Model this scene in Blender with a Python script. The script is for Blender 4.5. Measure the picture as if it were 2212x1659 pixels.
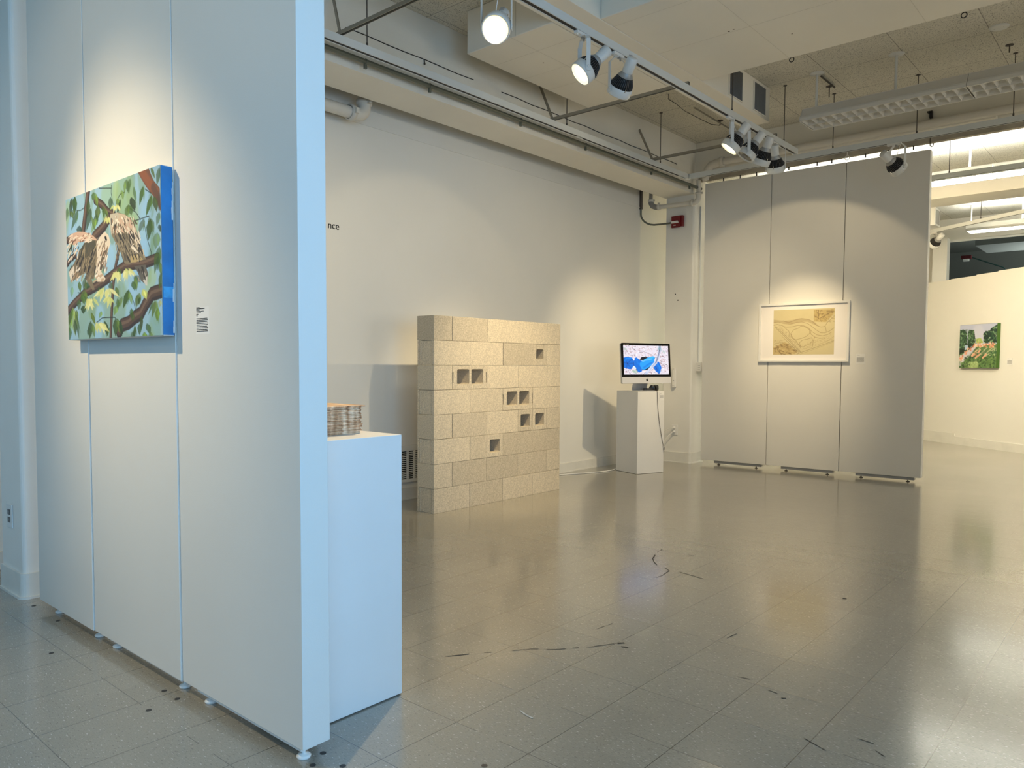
import bpy, math, random
import numpy as np
from mathutils import Vector, Matrix
random.seed(7)
for o in list(bpy.data.objects): bpy.data.objects.remove(o)
sc = bpy.context.scene
COL = sc.collection
R = math.radians

# ---------------------------------------------------------------- camera
def make_camera():
    W = 2212.0
    f = 1644.43
    yaw, pitch, roll = R(41.77), R(-2.79), R(.23)
    fw = Vector((-math.sin(yaw)*math.cos(pitch), math.cos(yaw)*math.cos(pitch), math.sin(pitch)))
    r = Vector((math.cos(yaw), math.sin(yaw), 0)); u = r.cross(fw)
    r2 = math.cos(roll)*r + math.sin(roll)*u; u2 = r2.cross(fw)
    cam = bpy.data.cameras.new('camera'); o = bpy.data.objects.new('camera', cam); COL.objects.link(o)
    m = Matrix((r2, u2, -fw)).transposed().to_4x4(); m.translation = (0, 0, 1.16)
    o.matrix_world = m
    cam.sensor_width = 36; cam.lens = f/W*36
    cam.shift_x = (1106-1062.61)/W; cam.shift_y = (869.3-829.5)/W
    cam.clip_start = .05; cam.clip_end = 200
    sc.camera = o
make_camera()

# ---------------------------------------------------------------- exposure, world, daylight
sc.view_settings.view_transform = 'Standard'
sc.view_settings.look = 'None'
sc.view_settings.gamma = 1
sc.view_settings.use_curve_mapping = False
sc.view_settings.exposure = 0.58
WARM = (1.0, .795, .49)
DAY = (.24, .58, 1.0)
SPOT = .85          # scale of the track lamps
DAYW = 50           # watts of each window light
w = bpy.data.worlds.new('sky'); sc.world = w; w.use_nodes = True
bg = w.node_tree.nodes['Background']; bg.inputs[0].default_value = (.35, .6, 1, 1); bg.inputs[1].default_value = .5

def area(name, loc, rot, sx, sy, power, color, spread=180):
    l = bpy.data.lights.new(name, 'AREA'); l.shape = 'RECTANGLE'; l.size = sx; l.size_y = sy; l.energy = power; l.color = color; l.spread = R(spread)
    o = bpy.data.objects.new(name, l); COL.objects.link(o); o.location = loc; o.rotation_euler = rot
    return o
# skylight entering by the two big windows in wall_right (x = 1.7), the lights hang just outside the glass
area('window_daylight', (1.92, -1.7, 1.75), (0, R(86), 0), 2.1, 2.3, DAYW*1.15, DAY, 150)
area('window_daylight', (1.92, 1.1, 1.75), (0, R(84), 0), 2.1, 2.3, DAYW*.62, DAY, 125)
for wy in (-1.7, 1.1): area('window_ground_light', (1.94, wy, 1.0), (0, R(128), 0), .9, 2.3, 3, (1, .90, .70), 140)    # added uplights by the windows to brighten ceiling and soffit
area('window_ground_light', (4.7, 6.1, 1.6), (0, R(112), 0), 1.8, 3.0, 34, (1, .88, .66), 140)  # stronger added uplight at the third window, lifts the soffit
area('dark_room_light', (-1.0, 17.4, 2.2), (R(180), 0, 0), 1.2, .6, 75, (1, 1, .93))  # added upward fill floating below the fixture, brightens the dark room

def lamp_light(p, d, power, deg, blend=.6, rad=.05, color=WARM, parent=None):
    l = bpy.data.lights.new('spot_beam', 'SPOT'); l.energy = power*SPOT; l.spot_size = R(deg); l.spot_blend = blend
    l.shadow_soft_size = rad; l.color = color
    o = bpy.data.objects.new('spot_beam', l); COL.objects.link(o)
    o.location = p; o.rotation_euler = Vector(d).to_track_quat('-Z', 'Y').to_euler()
    if parent: attach(o, parent)
    return o

# ---------------------------------------------------------------- materials
def lin(c):
    return tuple(((x/255)/12.92 if x/255 <= .04045 else ((x/255+.055)/1.055)**2.4) for x in c)
MATS = {}
def mat(name, col, rough=.6, metal=0, emit=None, es=0, spec=.5, noise=0, nscale=8, bump=0, bscale=60, coat=0, vcol=False, random_value=0):
    if name in MATS: return MATS[name]
    m = bpy.data.materials.new(name); m.use_nodes = True; nt = m.node_tree; N = nt.nodes; L = nt.links
    b = N['Principled BSDF']
    b.inputs['Base Color'].default_value = (*col, 1); b.inputs['Roughness'].default_value = rough
    b.inputs['Metallic'].default_value = metal; b.inputs['Specular IOR Level'].default_value = spec
    if coat: b.inputs['Coat Weight'].default_value = coat
    if emit:
        b.inputs['Emission Color'].default_value = (*emit, 1); b.inputs['Emission Strength'].default_value = es
    tc = N.new('ShaderNodeTexCoord')
    src = None
    if vcol:
        a = N.new('ShaderNodeVertexColor'); a.layer_name = 'Col'; src = a.outputs['Color']
        L.new(src, b.inputs['Emission Color' if vcol == 'emit' else 'Base Color'])
    if noise:
        t = N.new('ShaderNodeTexNoise'); t.inputs['Scale'].default_value = nscale; t.inputs['Detail'].default_value = 5
        L.new(tc.outputs['Object'], t.inputs['Vector'])
        mr = N.new('ShaderNodeMapRange'); mr.inputs['From Min'].default_value = .3; mr.inputs['From Max'].default_value = .7
        mr.inputs['To Min'].default_value = 1-noise; mr.inputs['To Max'].default_value = 1+noise
        L.new(t.outputs['Fac'], mr.inputs['Value'])
        mx = N.new('ShaderNodeMix'); mx.data_type = 'RGBA'; mx.blend_type = 'MULTIPLY'; mx.inputs['Factor'].default_value = 1
        mx.inputs['A'].default_value = (*col, 1)
        if src: L.new(src, mx.inputs['A'])
        L.new(mr.outputs['Result'], mx.inputs['B']); L.new(mx.outputs['Result'], b.inputs['Base Color']); src = mx.outputs['Result']
    if random_value:
        oi = N.new('ShaderNodeObjectInfo'); mr = N.new('ShaderNodeMapRange')
        mr.inputs['To Min'].default_value = 1-random_value; mr.inputs['To Max'].default_value = 1+random_value
        L.new(oi.outputs['Random'], mr.inputs['Value'])
        mx = N.new('ShaderNodeMix'); mx.data_type = 'RGBA'; mx.blend_type = 'MULTIPLY'; mx.inputs['Factor'].default_value = 1
        mx.inputs['A'].default_value = (*col, 1)
        if src: L.new(src, mx.inputs['A'])
        L.new(mr.outputs['Result'], mx.inputs['B']); L.new(mx.outputs['Result'], b.inputs['Base Color'])
    if bump:
        t = N.new('ShaderNodeTexNoise'); t.inputs['Scale'].default_value = bscale; t.inputs['Detail'].default_value = 3
        L.new(tc.outputs['Object'], t.inputs['Vector'])
        bp = N.new('ShaderNodeBump'); bp.inputs['Strength'].default_value = bump; bp.inputs['Distance'].default_value = .004
        L.new(t.outputs['Fac'], bp.inputs['Height']); L.new(bp.outputs['Normal'], b.inputs['Normal'])
    MATS[name] = m
    return m

M_WALL = mat('wall_paint', (.78, .765, .705), .55, noise=.02, nscale=1.2, bump=.06, bscale=260)
M_PANEL = mat('panel_paint', (.76, .74, .685), .5, noise=.015, nscale=2, bump=.06, bscale=300)
M_COLW = mat('pillar_paint', (.80, .785, .73), .45, noise=.02, nscale=3)
M_BEAM = mat('beam_paint', (.82, .785, .69), .6, noise=.04, nscale=1.5, bump=.15, bscale=60)
M_DUCT = mat('duct_paint', (.84, .80, .70), .5, noise=.03, nscale=1.2)
M_BASE = mat('baseboard_paint', (.74, .73, .67), .35, noise=.05, nscale=6)
M_PED = mat('pedestal_paint', (.78, .77, .74), .5, noise=.02, nscale=3)
M_WHITE = mat('white_enamel', (.72, .73, .71), .35)
M_WHITEM = mat('white_plastic', (.80, .79, .75), .4)
M_TRACK = mat('track_enamel', (.66, .68, .66), .4)
M_BLACK = mat('black_slot', (.006, .006, .006), .6)
M_BLKP = mat('black_plastic', (.012, .012, .013), .3)
M_ROD = mat('dark_rod', (.07, .06, .05), .5)
M_STRUT = mat('galvanised_strut', (.34, .32, .27), .42, metal=.7)
M_COND = mat('grey_green_conduit', (.14, .15, .12), .4, metal=.3)
M_PIPE = mat('painted_pipe', (.66, .63, .56), .45)
M_PIPEG = mat('grey_coupling', (.30, .29, .27), .5)
M_CHROME = mat('chrome', (.8, .8, .8), .15, metal=1)
M_GREY = mat('grey_metal', (.38, .38, .37), .45, metal=.3)
M_ALU = mat('aluminium', (.66, .66, .66), .38, metal=.35)
M_ALUP = mat('silver_chin', (.68, .68, .70), .35, metal=.2)
M_STEEL = mat('dull_steel_channel', (.38, .35, .29), .55, metal=.2, noise=.25, nscale=5)
M_CONC = mat('concrete_block', (.56, .485, .36), .9, noise=.22, nscale=110, bump=.5, bscale=420, random_value=.13)
M_BLUE = mat('blue_paint_edge', (.012, .19, .50), .45, noise=.22, nscale=9)
M_GREEN = mat('green_paint_edge', (.045, .13, .012), .5, noise=.1, nscale=8)
M_CANVAS = mat('raw_canvas', (.72, .70, .64), .7)
M_ART = mat('painted_canvas', (1, 1, 1), .5, vcol=True)
M_ARTM = mat('drawing_paper', (1, 1, 1), .7, vcol=True)
M_SCREEN = mat('lit_screen', (.01, .01, .01), .3, emit=(1, 1, 1), es=.72, vcol='emit')
M_PAPER = mat('white_paper', (.80, .79, .76), .7)
M_INK = mat('grey_ink', (.30, .30, .29), .8)
M_BINK = mat('black_ink', (.02, .02, .02), .8)
M_RED = mat('red_plastic', (.17, .006, .008), .35)
M_SCUFF = mat('black_scuff', (.03, .028, .025), .6)
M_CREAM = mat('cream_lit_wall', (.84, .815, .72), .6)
M_GLASS = None
def glass():
    m = bpy.data.materials.new('window_glass'); m.use_nodes = True; b = m.node_tree.nodes['Principled BSDF']
    b.inputs['Base Color'].default_value = (.75, .85, .85, 1); b.inputs['Roughness'].default_value = 0.02
    b.inputs['Transmission Weight'].default_value = 1; b.inputs['IOR'].default_value = 1.05
    return m
M_GLASS = glass()
M_LENS_ON = mat('lit_lens', (1, .95, .8), .3, emit=(1, .93, .70), es=5)
M_LENS_RIM = mat('lit_lens_rim', (1, .9, .6), .3, emit=(1, .84, .48), es=.8)
M_LENS_OFF = mat('dark_lens', (.12, .11, .09), .08, spec=.8)
M_TUBE = mat('lit_fluorescent_tube', (1, 1, 1), .5, emit=(1, .995, .91), es=12)
M_TUBEU = mat('lit_fluorescent_uplight', (1, 1, 1), .5, emit=(1, .99, .90), es=15)
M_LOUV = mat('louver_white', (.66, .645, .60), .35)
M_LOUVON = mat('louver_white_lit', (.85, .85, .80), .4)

def nodes_mat(name):
    m = bpy.data.materials.new(name); m.use_nodes = True
    return m, m.node_tree.nodes, m.node_tree.links
def mnode(N, L, op, a, b=None, c=None):
    n = N.new('ShaderNodeMath'); n.operation = op
    for i, v in enumerate((a, b, c)):
        if v is None: continue
        if isinstance(v, (int, float)): n.inputs[i].default_value = v
        else: L.new(v, n.inputs[i])
    return n.outputs[0]
def grid_line(N, L, coord, pitch, off, width):
    # 1 on a joint line, 0 elsewhere
    a = mnode(N, L, 'SUBTRACT', coord, off)
    a = mnode(N, L, 'DIVIDE', a, pitch)
    a = mnode(N, L, 'FRACT', a)
    a = mnode(N, L, 'SUBTRACT', a, .5)
    a = mnode(N, L, 'ABSOLUTE', a)
    return mnode(N, L, 'GREATER_THAN', a, .5-width/pitch/2)

def floor_mat():
    m, N, L = nodes_mat('vinyl_tile'); b = N['Principled BSDF']
    g = N.new('ShaderNodeTexCoord'); s = N.new('ShaderNodeSeparateXYZ'); L.new(g.outputs['Object'], s.inputs[0])
    # two thirds of the joints are barely visible: thin lines, broken up by noise
    lx = grid_line(N, L, s.outputs['X'], .3003, -.496, .0030)
    ly = grid_line(N, L, s.outputs['Y'], .3155, 1.733, .0024)
    nz = N.new('ShaderNodeTexNoise'); nz.inputs['Scale'].default_value = 2.2; L.new(g.outputs['Object'], nz.inputs['Vector'])
    lxy = mnode(N, L, 'MAXIMUM', lx, mnode(N, L, 'MULTIPLY', ly, mnode(N, L, 'GREATER_THAN', nz.outputs['Fac'], .44)))
    # per-tile value
    fx = mnode(N, L, 'FLOOR', mnode(N, L, 'DIVIDE', mnode(N, L, 'SUBTRACT', s.outputs['X'], -.496+.15015), .3003))
    fy = mnode(N, L, 'FLOOR', mnode(N, L, 'DIVIDE', mnode(N, L, 'SUBTRACT', s.outputs['Y'], 1.733+.15775), .3155))
    cmb = N.new('ShaderNodeCombineXYZ'); L.new(fx, cmb.inputs[0]); L.new(fy, cmb.inputs[1])
    wn = N.new('ShaderNodeTexWhiteNoise'); L.new(cmb.outputs[0], wn.inputs['Vector'])
    def flecks(sx, sy, lo, hi, seed):
        mp = N.new('ShaderNodeMapping'); mp.inputs['Scale'].default_value = (sx, sy, 1); mp.inputs['Location'].default_value = (seed, seed*2, 0)
        mp.inputs['Rotation'].default_value = (0, 0, .25)
        L.new(g.outputs['Object'], mp.inputs[0])
        t = N.new('ShaderNodeTexNoise'); t.inputs['Scale'].default_value = 1; t.inputs['Detail'].default_value = 1.5; L.new(mp.outputs[0], t.inputs['Vector'])
        r = N.new('ShaderNodeMapRange'); r.inputs['From Min'].default_value = lo; r.inputs['From Max'].default_value = hi
        L.new(t.outputs['Fac'], r.inputs['Value']); return r.outputs['Result']
    wf = flecks(58, 190, .65, .71, 3); df = flecks(70, 220, .62, .69, 11); mf = flecks(90, 300, .35, .65, 5)
    wear = N.new('ShaderNodeTexNoise'); wear.inputs['Scale'].default_value = .9; wear.inputs['Detail'].default_value = 4; L.new(g.outputs['Object'], wear.inputs['Vector'])
    def mix(a, bcol, fac):
        x = N.new('ShaderNodeMix'); x.data_type = 'RGBA'
        if isinstance(a, tuple): x.inputs['A'].default_value = (*a, 1)
        else: L.new(a, x.inputs['A'])
        if isinstance(bcol, tuple): x.inputs['B'].default_value = (*bcol, 1)
        else: L.new(bcol, x.inputs['B'])
        if isinstance(fac, (int, float)): x.inputs['Factor'].default_value = fac
        else: L.new(fac, x.inputs['Factor'])
        return x.outputs['Result']
    base = mix((.29, .27, .22), (.33, .31, .255), wn.outputs['Value'])
    base = mix(base, (.24, .225, .185), mnode(N, L, 'MULTIPLY', mf, .6))
    wv = N.new('ShaderNodeMapRange'); wv.inputs['From Min'].default_value = .4; wv.inputs['From Max'].default_value = .7; wv.inputs['To Max'].default_value = .35
    L.new(wear.outputs['Fac'], wv.inputs['Value'])
    base = mix(base, (.235, .22, .18), wv.outputs['Result'])
    base = mix(base, (.58, .56, .50), mnode(N, L, 'MULTIPLY', wf, .75))
    base = mix(base, (.17, .155, .125), mnode(N, L, 'MULTIPLY', df, .8))
    base = mix(base, (.05, .045, .035), mnode(N, L, 'MULTIPLY', lxy, .8))
    L.new(base, b.inputs['Base Color'])
    rr = N.new('ShaderNodeMapRange'); rr.inputs['To Min'].default_value = .16; rr.inputs['To Max'].default_value = .28
    L.new(wear.outputs['Fac'], rr.inputs['Value']); L.new(rr.outputs['Result'], b.inputs['Roughness'])
    b.inputs['Specular IOR Level'].default_value = 1.0
    b.inputs['Coat Weight'].default_value = .6; b.inputs['Coat Roughness'].default_value = .12
    # slight waviness of the old tiles + tilt per tile
    t = N.new('ShaderNodeTexNoise'); t.inputs['Scale'].default_value = 5; t.inputs['Detail'].default_value = 2; L.new(g.outputs['Object'], t.inputs['Vector'])
    t2 = N.new('ShaderNodeTexNoise'); t2.inputs['Scale'].default_value = 90; L.new(g.outputs['Object'], t2.inputs['Vector'])
    h = mnode(N, L, 'ADD', t.outputs['Fac'], mnode(N, L, 'MULTIPLY', t2.outputs['Fac'], .035))
    h = mnode(N, L, 'SUBTRACT', h, mnode(N, L, 'MULTIPLY', lxy, .15))
    # edges of the tiles curl up a little along one direction
    e = mnode(N, L, 'ABSOLUTE', mnode(N, L, 'SUBTRACT', mnode(N, L, 'FRACT', mnode(N, L, 'DIVIDE', mnode(N, L, 'SUBTRACT', s.outputs['Y'], 1.733+.15775), .3155)), .5))
    e = mnode(N, L, 'MAXIMUM', mnode(N, L, 'SUBTRACT', 1, mnode(N, L, 'DIVIDE', e, .09)), 0)
    e = mnode(N, L, 'MULTIPLY', mnode(N, L, 'POWER', e, 2), mnode(N, L, 'MULTIPLY', wear.outputs['Fac'], .5))
    h = mnode(N, L, 'ADD', h, e)
    bp = N.new('ShaderNodeBump'); bp.inputs['Strength'].default_value = .35; bp.inputs['Distance'].default_value = .0045
    L.new(h, bp.inputs['Height']); L.new(bp.outputs['Normal'], b.inputs['Normal'])
    return m

def ceiling_mat():
    m, N, L = nodes_mat('acoustic_tile'); b = N['Principled BSDF']
    g = N.new('ShaderNodeTexCoord'); s = N.new('ShaderNodeSeparateXYZ'); L.new(g.outputs['Object'], s.inputs[0])
    lx = grid_line(N, L, s.outputs['X'], .61, -1.75, .005); ly = grid_line(N, L, s.outputs['Y'], .61, 7.05, .005)
    ln = mnode(N, L, 'MAXIMUM', lx, ly)
    def sp(sx, sy, lo, hi):
        mp = N.new('ShaderNodeMapping'); mp.inputs['Scale'].default_value = (sx, sy, 1); L.new(g.outputs['Object'], mp.inputs[0])
        t = N.new('ShaderNodeTexNoise'); t.inputs['Scale'].default_value = 1; t.inputs['Detail'].default_value = 2; L.new(mp.outputs[0], t.inputs['Vector'])
        t.inputs['Distortion'].default_value = .6
        r = N.new('ShaderNodeMapRange'); r.inputs['From Min'].default_value = lo; r.inputs['From Max'].default_value = hi
        L.new(t.outputs['Fac'], r.inputs['Value']); return r.outputs['Result']
    a = sp(180, 80, .60, .68); c = sp(80, 180, .62, .69)
    f = mnode(N, L, 'MAXIMUM', a, c)
    f = mnode(N, L, 'MAXIMUM', f, mnode(N, L, 'MULTIPLY', ln, .8))
    x = N.new('ShaderNodeMix'); x.data_type = 'RGBA'; x.inputs['A'].default_value = (.74, .71, .61, 1); x.inputs['B'].default_value = (.06, .05, .04, 1)
    L.new(mnode(N, L, 'MULTIPLY', f, .78), x.inputs['Factor']); L.new(x.outputs['Result'], b.inputs['Base Color'])
    b.inputs['Roughness'].default_value = .9
    bp = N.new('ShaderNodeBump'); bp.inputs['Strength'].default_value = .5; bp.inputs['Distance'].default_value = .006; bp.invert = True
    L.new(f, bp.inputs['Height']); L.new(bp.outputs['Normal'], b.inputs['Normal'])
    return m
M_FLOOR = floor_mat(); M_CEIL = ceiling_mat()

# ---------------------------------------------------------------- mesh helpers
class MB:
    def __init__(s): s.v = []; s.f = []; s.sm = []; s.mi = []
    def add(s, vs, fs, smooth=False, mi=0):
        n = len(s.v); s.v += [tuple(x) for x in vs]
        for f in fs: s.f.append(tuple(i+n for i in f)); s.sm.append(smooth); s.mi.append(mi)
    def box(s, x0, x1, y0, y1, z0, z1, mi=0):
        v = [(x, y, z) for x in (x0, x1) for y in (y0, y1) for z in (z0, z1)]
        s.add(v, [(0, 1, 3, 2), (4, 6, 7, 5), (0, 4, 5, 1), (2, 3, 7, 6), (0, 2, 6, 4), (1, 5, 7, 3)], False, mi); return s
    def obox(s, c, ax, ay, az, mi=0):     # oriented box: centre + three half-vectors
        c = Vector(c); ax, ay, az = Vector(ax), Vector(ay), Vector(az)
        v = [c+i*ax+j*ay+k*az for i in (-1, 1) for j in (-1, 1) for k in (-1, 1)]
        s.add(v, [(0, 1, 3, 2), (4, 6, 7, 5), (0, 4, 5, 1), (2, 3, 7, 6), (0, 2, 6, 4), (1, 5, 7, 3)], False, mi); return s
    def prism(s, pts, ax, h0, h1, mi=0, smooth=False):   # closed polygon extruded along axis ax
        def mk(p, h):
            return (h, p[0], p[1]) if ax == 0 else (p[0], h, p[1]) if ax == 1 else (p[0], p[1], h)
        n = len(pts); v = [mk(p, h0) for p in pts]+[mk(p, h1) for p in pts]
        s.add(v, [(i, (i+1) % n, n+(i+1) % n, n+i) for i in range(n)], smooth, mi)
        s.add([mk(p, h0) for p in pts], [tuple(range(n))[::-1]], False, mi)
        s.add([mk(p, h1) for p in pts], [tuple(range(n))], False, mi); return s
    def tube(s, path, r, n=12, caps=True, mi=0, radii=None):
        P = [Vector(p) for p in path]; t = (P[1]-P[0]).normalized()
        up = Vector((0, 0, 1)) if abs(t.z) < .9 else Vector((1, 0, 0))
        a = t.cross(up).normalized(); rings = []
        for i, p in enumerate(P):
            tt = (P[min(i+1, len(P)-1)]-P[max(i-1, 0)]).normalized()
            a = (a-tt*a.dot(tt)).normalized(); b = tt.cross(a)
            rr = radii[i] if radii else r
            rings.append([p+(a*math.cos(2*math.pi*k/n)+b*math.sin(2*math.pi*k/n))*rr for k in range(n)])
        v = [q for g in rings for q in g]
        s.add(v, [(i*n+k, i*n+(k+1) % n, (i+1)*n+(k+1) % n, (i+1)*n+k) for i in range(len(P)-1) for k in range(n)], True, mi)
        if caps:
            s.add(rings[0], [tuple(range(n))[::-1]], False, mi); s.add(rings[-1], [tuple(range(n))], False, mi)
        return s
    def lathe(s, c, d, prof, n=32, mi=0, smooth=True):   # prof: (distance along d, radius)
        c = Vector(c); d = Vector(d).normalized()
        up = Vector((0, 0, 1)) if abs(d.z) < .95 else Vector((1, 0, 0))
        a = d.cross(up).normalized(); b = d.cross(a)
        v = [c+d*t+(a*math.cos(2*math.pi*k/n)+b*math.sin(2*math.pi*k/n))*r for t, r in prof for k in range(n)]
        s.add(v, [(i*n+k, i*n+(k+1) % n, (i+1)*n+(k+1) % n, (i+1)*n+k) for i in range(len(prof)-1) for k in range(n)], smooth, mi); return s
    def disc(s, c, d, r, n=32, mi=0):
        c = Vector(c); d = Vector(d).normalized()
        up = Vector((0, 0, 1)) if abs(d.z) < .95 else Vector((1, 0, 0))
        a = d.cross(up).normalized(); b = d.cross(a)
        s.add([c+(a*math.cos(2*math.pi*k/n)+b*math.sin(2*math.pi*k/n))*r for k in range(n)], [tuple(range(n))], False, mi); return s
    def sphere(s, c, r, n=14, sq=(1, 1, 1), mi=0):
        c = Vector(c); m = n//2; v = []
        for i in range(1, m):
            th = math.pi*i/m
            for k in range(n):
                ph = 2*math.pi*k/n
                v.append(c+Vector((math.sin(th)*math.cos(ph)*sq[0], math.sin(th)*math.sin(ph)*sq[1], math.cos(th)*sq[2]))*r)
        top = len(v); v += [c+Vector((0, 0, r*sq[2])), c-Vector((0, 0, r*sq[2]))]
        f = [(i*n+k, (i+1)*n+k, (i+1)*n+(k+1) % n, i*n+(k+1) % n) for i in range(m-2) for k in range(n)]
        f += [(top, k, (k+1) % n) for k in range(n)]+[(top+1, (m-2)*n+(k+1) % n, (m-2)*n+k) for k in range(n)]
        s.add(v, f, True, mi); return s
    def mesh(s, name, mats):
        me = bpy.data.meshes.new(name); me.from_pydata(s.v, [], s.f)
        me.polygons.foreach_set('use_smooth', s.sm); me.polygons.foreach_set('material_index', s.mi)
        for m in (mats if isinstance(mats, (list, tuple)) else [mats]): me.materials.append(m)
        me.update()
        return me
    def obj(s, name, mats, parent=None, bevel=0, kind=None, label=None, cat=None, group=None):
        # geometry is given in world space; a parent is an unrotated Empty or mesh, so subtract its place
        o = bpy.data.objects.new(name, s.mesh(name, mats)); COL.objects.link(o)
        if parent: attach(o, parent)
        if bevel:
            bv = o.modifiers.new('bevel', 'BEVEL'); bv.width = bevel; bv.segments = 2; bv.limit_method = 'ANGLE'
        tag(o, label, cat, group, kind)
        return o
def attach(o, parent):
    o.parent = parent
    m = parent.matrix_basis.copy(); q = parent.parent
    while q: m = q.matrix_basis @ m; q = q.parent
    # keep world placement with an identity parent-inverse
    o.matrix_basis = m.inverted() @ o.matrix_basis
def tag(o, label=None, cat=None, group=None, kind=None):
    if label: o['label'] = label
    if cat: o['category'] = cat
    if group: o['group'] = group
    if kind: o['kind'] = kind
    return o
def thing(name, label, cat, loc=(0, 0, 0), group=None):
    o = bpy.data.objects.new(name, None); COL.objects.link(o); o.location = loc; o.empty_display_size = .1
    return tag(o, label, cat, group)
def struct(name, mb, m, parent=None, **k):
    return mb.obj(name, m, parent, kind='structure', **k)
def text_mesh(s, size, depth, align='LEFT'):
    c = bpy.data.curves.new('text', 'FONT'); c.body = s; c.size = size; c.extrude = depth; c.align_x = align
    o = bpy.data.objects.new('text', c); COL.objects.link(o); bpy.context.view_layer.update()
    me = bpy.data.meshes.new_from_object(o.evaluated_get(bpy.context.evaluated_depsgraph_get()))
    bpy.data.objects.remove(o); return me
def text_obj(name, s, size, depth, origin, xdir, m, parent=None, align='LEFT'):
    me = text_mesh(s, size, depth, align); me.materials.clear(); me.materials.append(m); me.name = name
    o = bpy.data.objects.new(name, me); COL.objects.link(o)
    x = Vector(xdir).normalized(); y = Vector((0, 0, 1)); z = x.cross(y)
    mm = Matrix((x, y, z)).transposed().to_4x4(); mm.translation = origin; o.matrix_basis = mm
    if parent: attach(o, parent)
    return o

# ---------------------------------------------------------------- painted pictures (vertex-coloured grids)
class Paint:
    def __init__(s, W, H, quad, bgc):
        s.W, s.H = W, H; s.a = np.zeros((H, W, 3)); s.a[:] = lin(bgc)
        src = np.array(quad, float); dst = np.array([(0, 0), (W, 0), (W, H), (0, H)], float)
        A = []; B = []
        for (x, y), (u, v) in zip(src, dst):
            A += [[x, y, 1, 0, 0, 0, -u*x, -u*y], [0, 0, 0, x, y, 1, -v*x, -v*y]]; B += [u, v]
        h = np.linalg.solve(np.array(A), np.array(B)); s.h = np.append(h, 1).reshape(3, 3)
        s.k = W/np.hypot(*(src[1]-src[0]))
        s.rs = np.random.RandomState(3)
    def P(s, pts):
        q = np.c_[np.array(pts, float), np.ones(len(pts))] @ s.h.T
        return q[:, :2]/q[:, 2:]
    def _box(s, q, pad):
        x0 = max(0, int(q[:, 0].min()-pad)); x1 = min(s.W, int(q[:, 0].max()+pad)+2)
        y0 = max(0, int(q[:, 1].min()-pad)); y1 = min(s.H, int(q[:, 1].max()+pad)+2)
        return x0, x1, y0, y1
    def blend(s, sl, m, col):
        s.a[sl] = s.a[sl]*(1-m[..., None])+np.array(lin(col))*m[..., None]
    def dist(s, X, Y, q, closed):
        d = np.full(X.shape, 1e9); n = len(q)
        for i in range(n if closed else n-1):
            a, b = q[i], q[(i+1) % n]; ab = b-a; L2 = (ab@ab)+1e-9
            t = np.clip(((X-a[0])*ab[0]+(Y-a[1])*ab[1])/L2, 0, 1)
            d = np.minimum(d, np.hypot(X-a[0]-t*ab[0], Y-a[1]-t*ab[1]))
        return d
    def poly(s, pts, col, al=1, soft=.7):
        q = s.P(pts); x0, x1, y0, y1 = s._box(q, soft+1)
        if x1 <= x0 or y1 <= y0: return
        X, Y = np.meshgrid(np.arange(x0, x1)+.5, np.arange(y0, y1)+.5); ins = np.zeros(X.shape, bool)
        for i in range(len(q)):
            (ax, ay), (bx, by) = q[i], q[(i+1) % len(q)]
            if ay == by: continue
            ins ^= ((ay > Y) != (by > Y)) & (X < (bx-ax)*(Y-ay)/(by-ay)+ax)
        d = s.dist(X, Y, q, True)*np.where(ins, 1, -1)
        s.blend((slice(y0, y1), slice(x0, x1)), np.clip(d/soft+.5, 0, 1)*al, col)
    def stroke(s, pts, wd, col, al=1, soft=.8):
        q = s.P(pts); r = wd*s.k/2; x0, x1, y0, y1 = s._box(q, r+soft+1)
        if x1 <= x0 or y1 <= y0: return
        X, Y = np.meshgrid(np.arange(x0, x1)+.5, np.arange(y0, y1)+.5)
        s.blend((slice(y0, y1), slice(x0, x1)), np.clip((r-s.dist(X, Y, q, False))/soft+.5, 0, 1)*al, col)
    def leaf(s, x, y, ln, ang, wd, col, al=1, soft=1.4):
        # hanging leaf: tip at ang degrees clockwise from straight down
        a = R(ang); dx, dy = -math.sin(a), math.cos(a); nx, ny = dy, -dx
        pts = []
        for t, k in ((0, 0), (.15, .6), (.4, 1), (.7, .6), (1, 0)): pts.append((x+dx*ln*t+nx*wd/2*k, y+dy*ln*t+ny*wd/2*k))
        for t, k in ((.7, .6), (.4, 1), (.15, .6)): pts.append((x+dx*ln*t-nx*wd/2*k, y+dy*ln*t-ny*wd/2*k))
        s.poly(pts, col, al, soft)
    def obj(s, name, m, origin, xdir, wdt, hgt, parent, off=None):
        x = Vector(xdir).normalized(); W, H = s.W, s.H
        V = [Vector(origin)+x*(wdt*i/(W-1))+Vector((0, 0, hgt*(1-j/(H-1)))) for j in range(H) for i in range(W)]
        F = [(j*W+i, (j+1)*W+i, (j+1)*W+i+1, j*W+i+1) for j in range(H-1) for i in range(W-1)]
        me = bpy.data.meshes.new(name); me.from_pydata(V, [], F); me.materials.append(m)
        at = me.color_attributes.new('Col', 'FLOAT_COLOR', 'POINT')
        c = np.ones((H*W, 4), np.float32); c[:, :3] = s.a.reshape(-1, 3); at.data.foreach_set('color', c.ravel())
        o = bpy.data.objects.new(name, me); COL.objects.link(o); attach(o, parent); return o

# ================================================================ THE SETTING
CE = 3.75
struct('floor', MB().box(-7.5, 4.6, -4.1, 15.5, -.05, 0), M_FLOOR)
fl = bpy.data.objects['floor']
ceil = struct('ceiling', MB().box(-7.5, 4.6, -4.1, 15.5, CE, CE+.05), M_CEIL)
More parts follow.
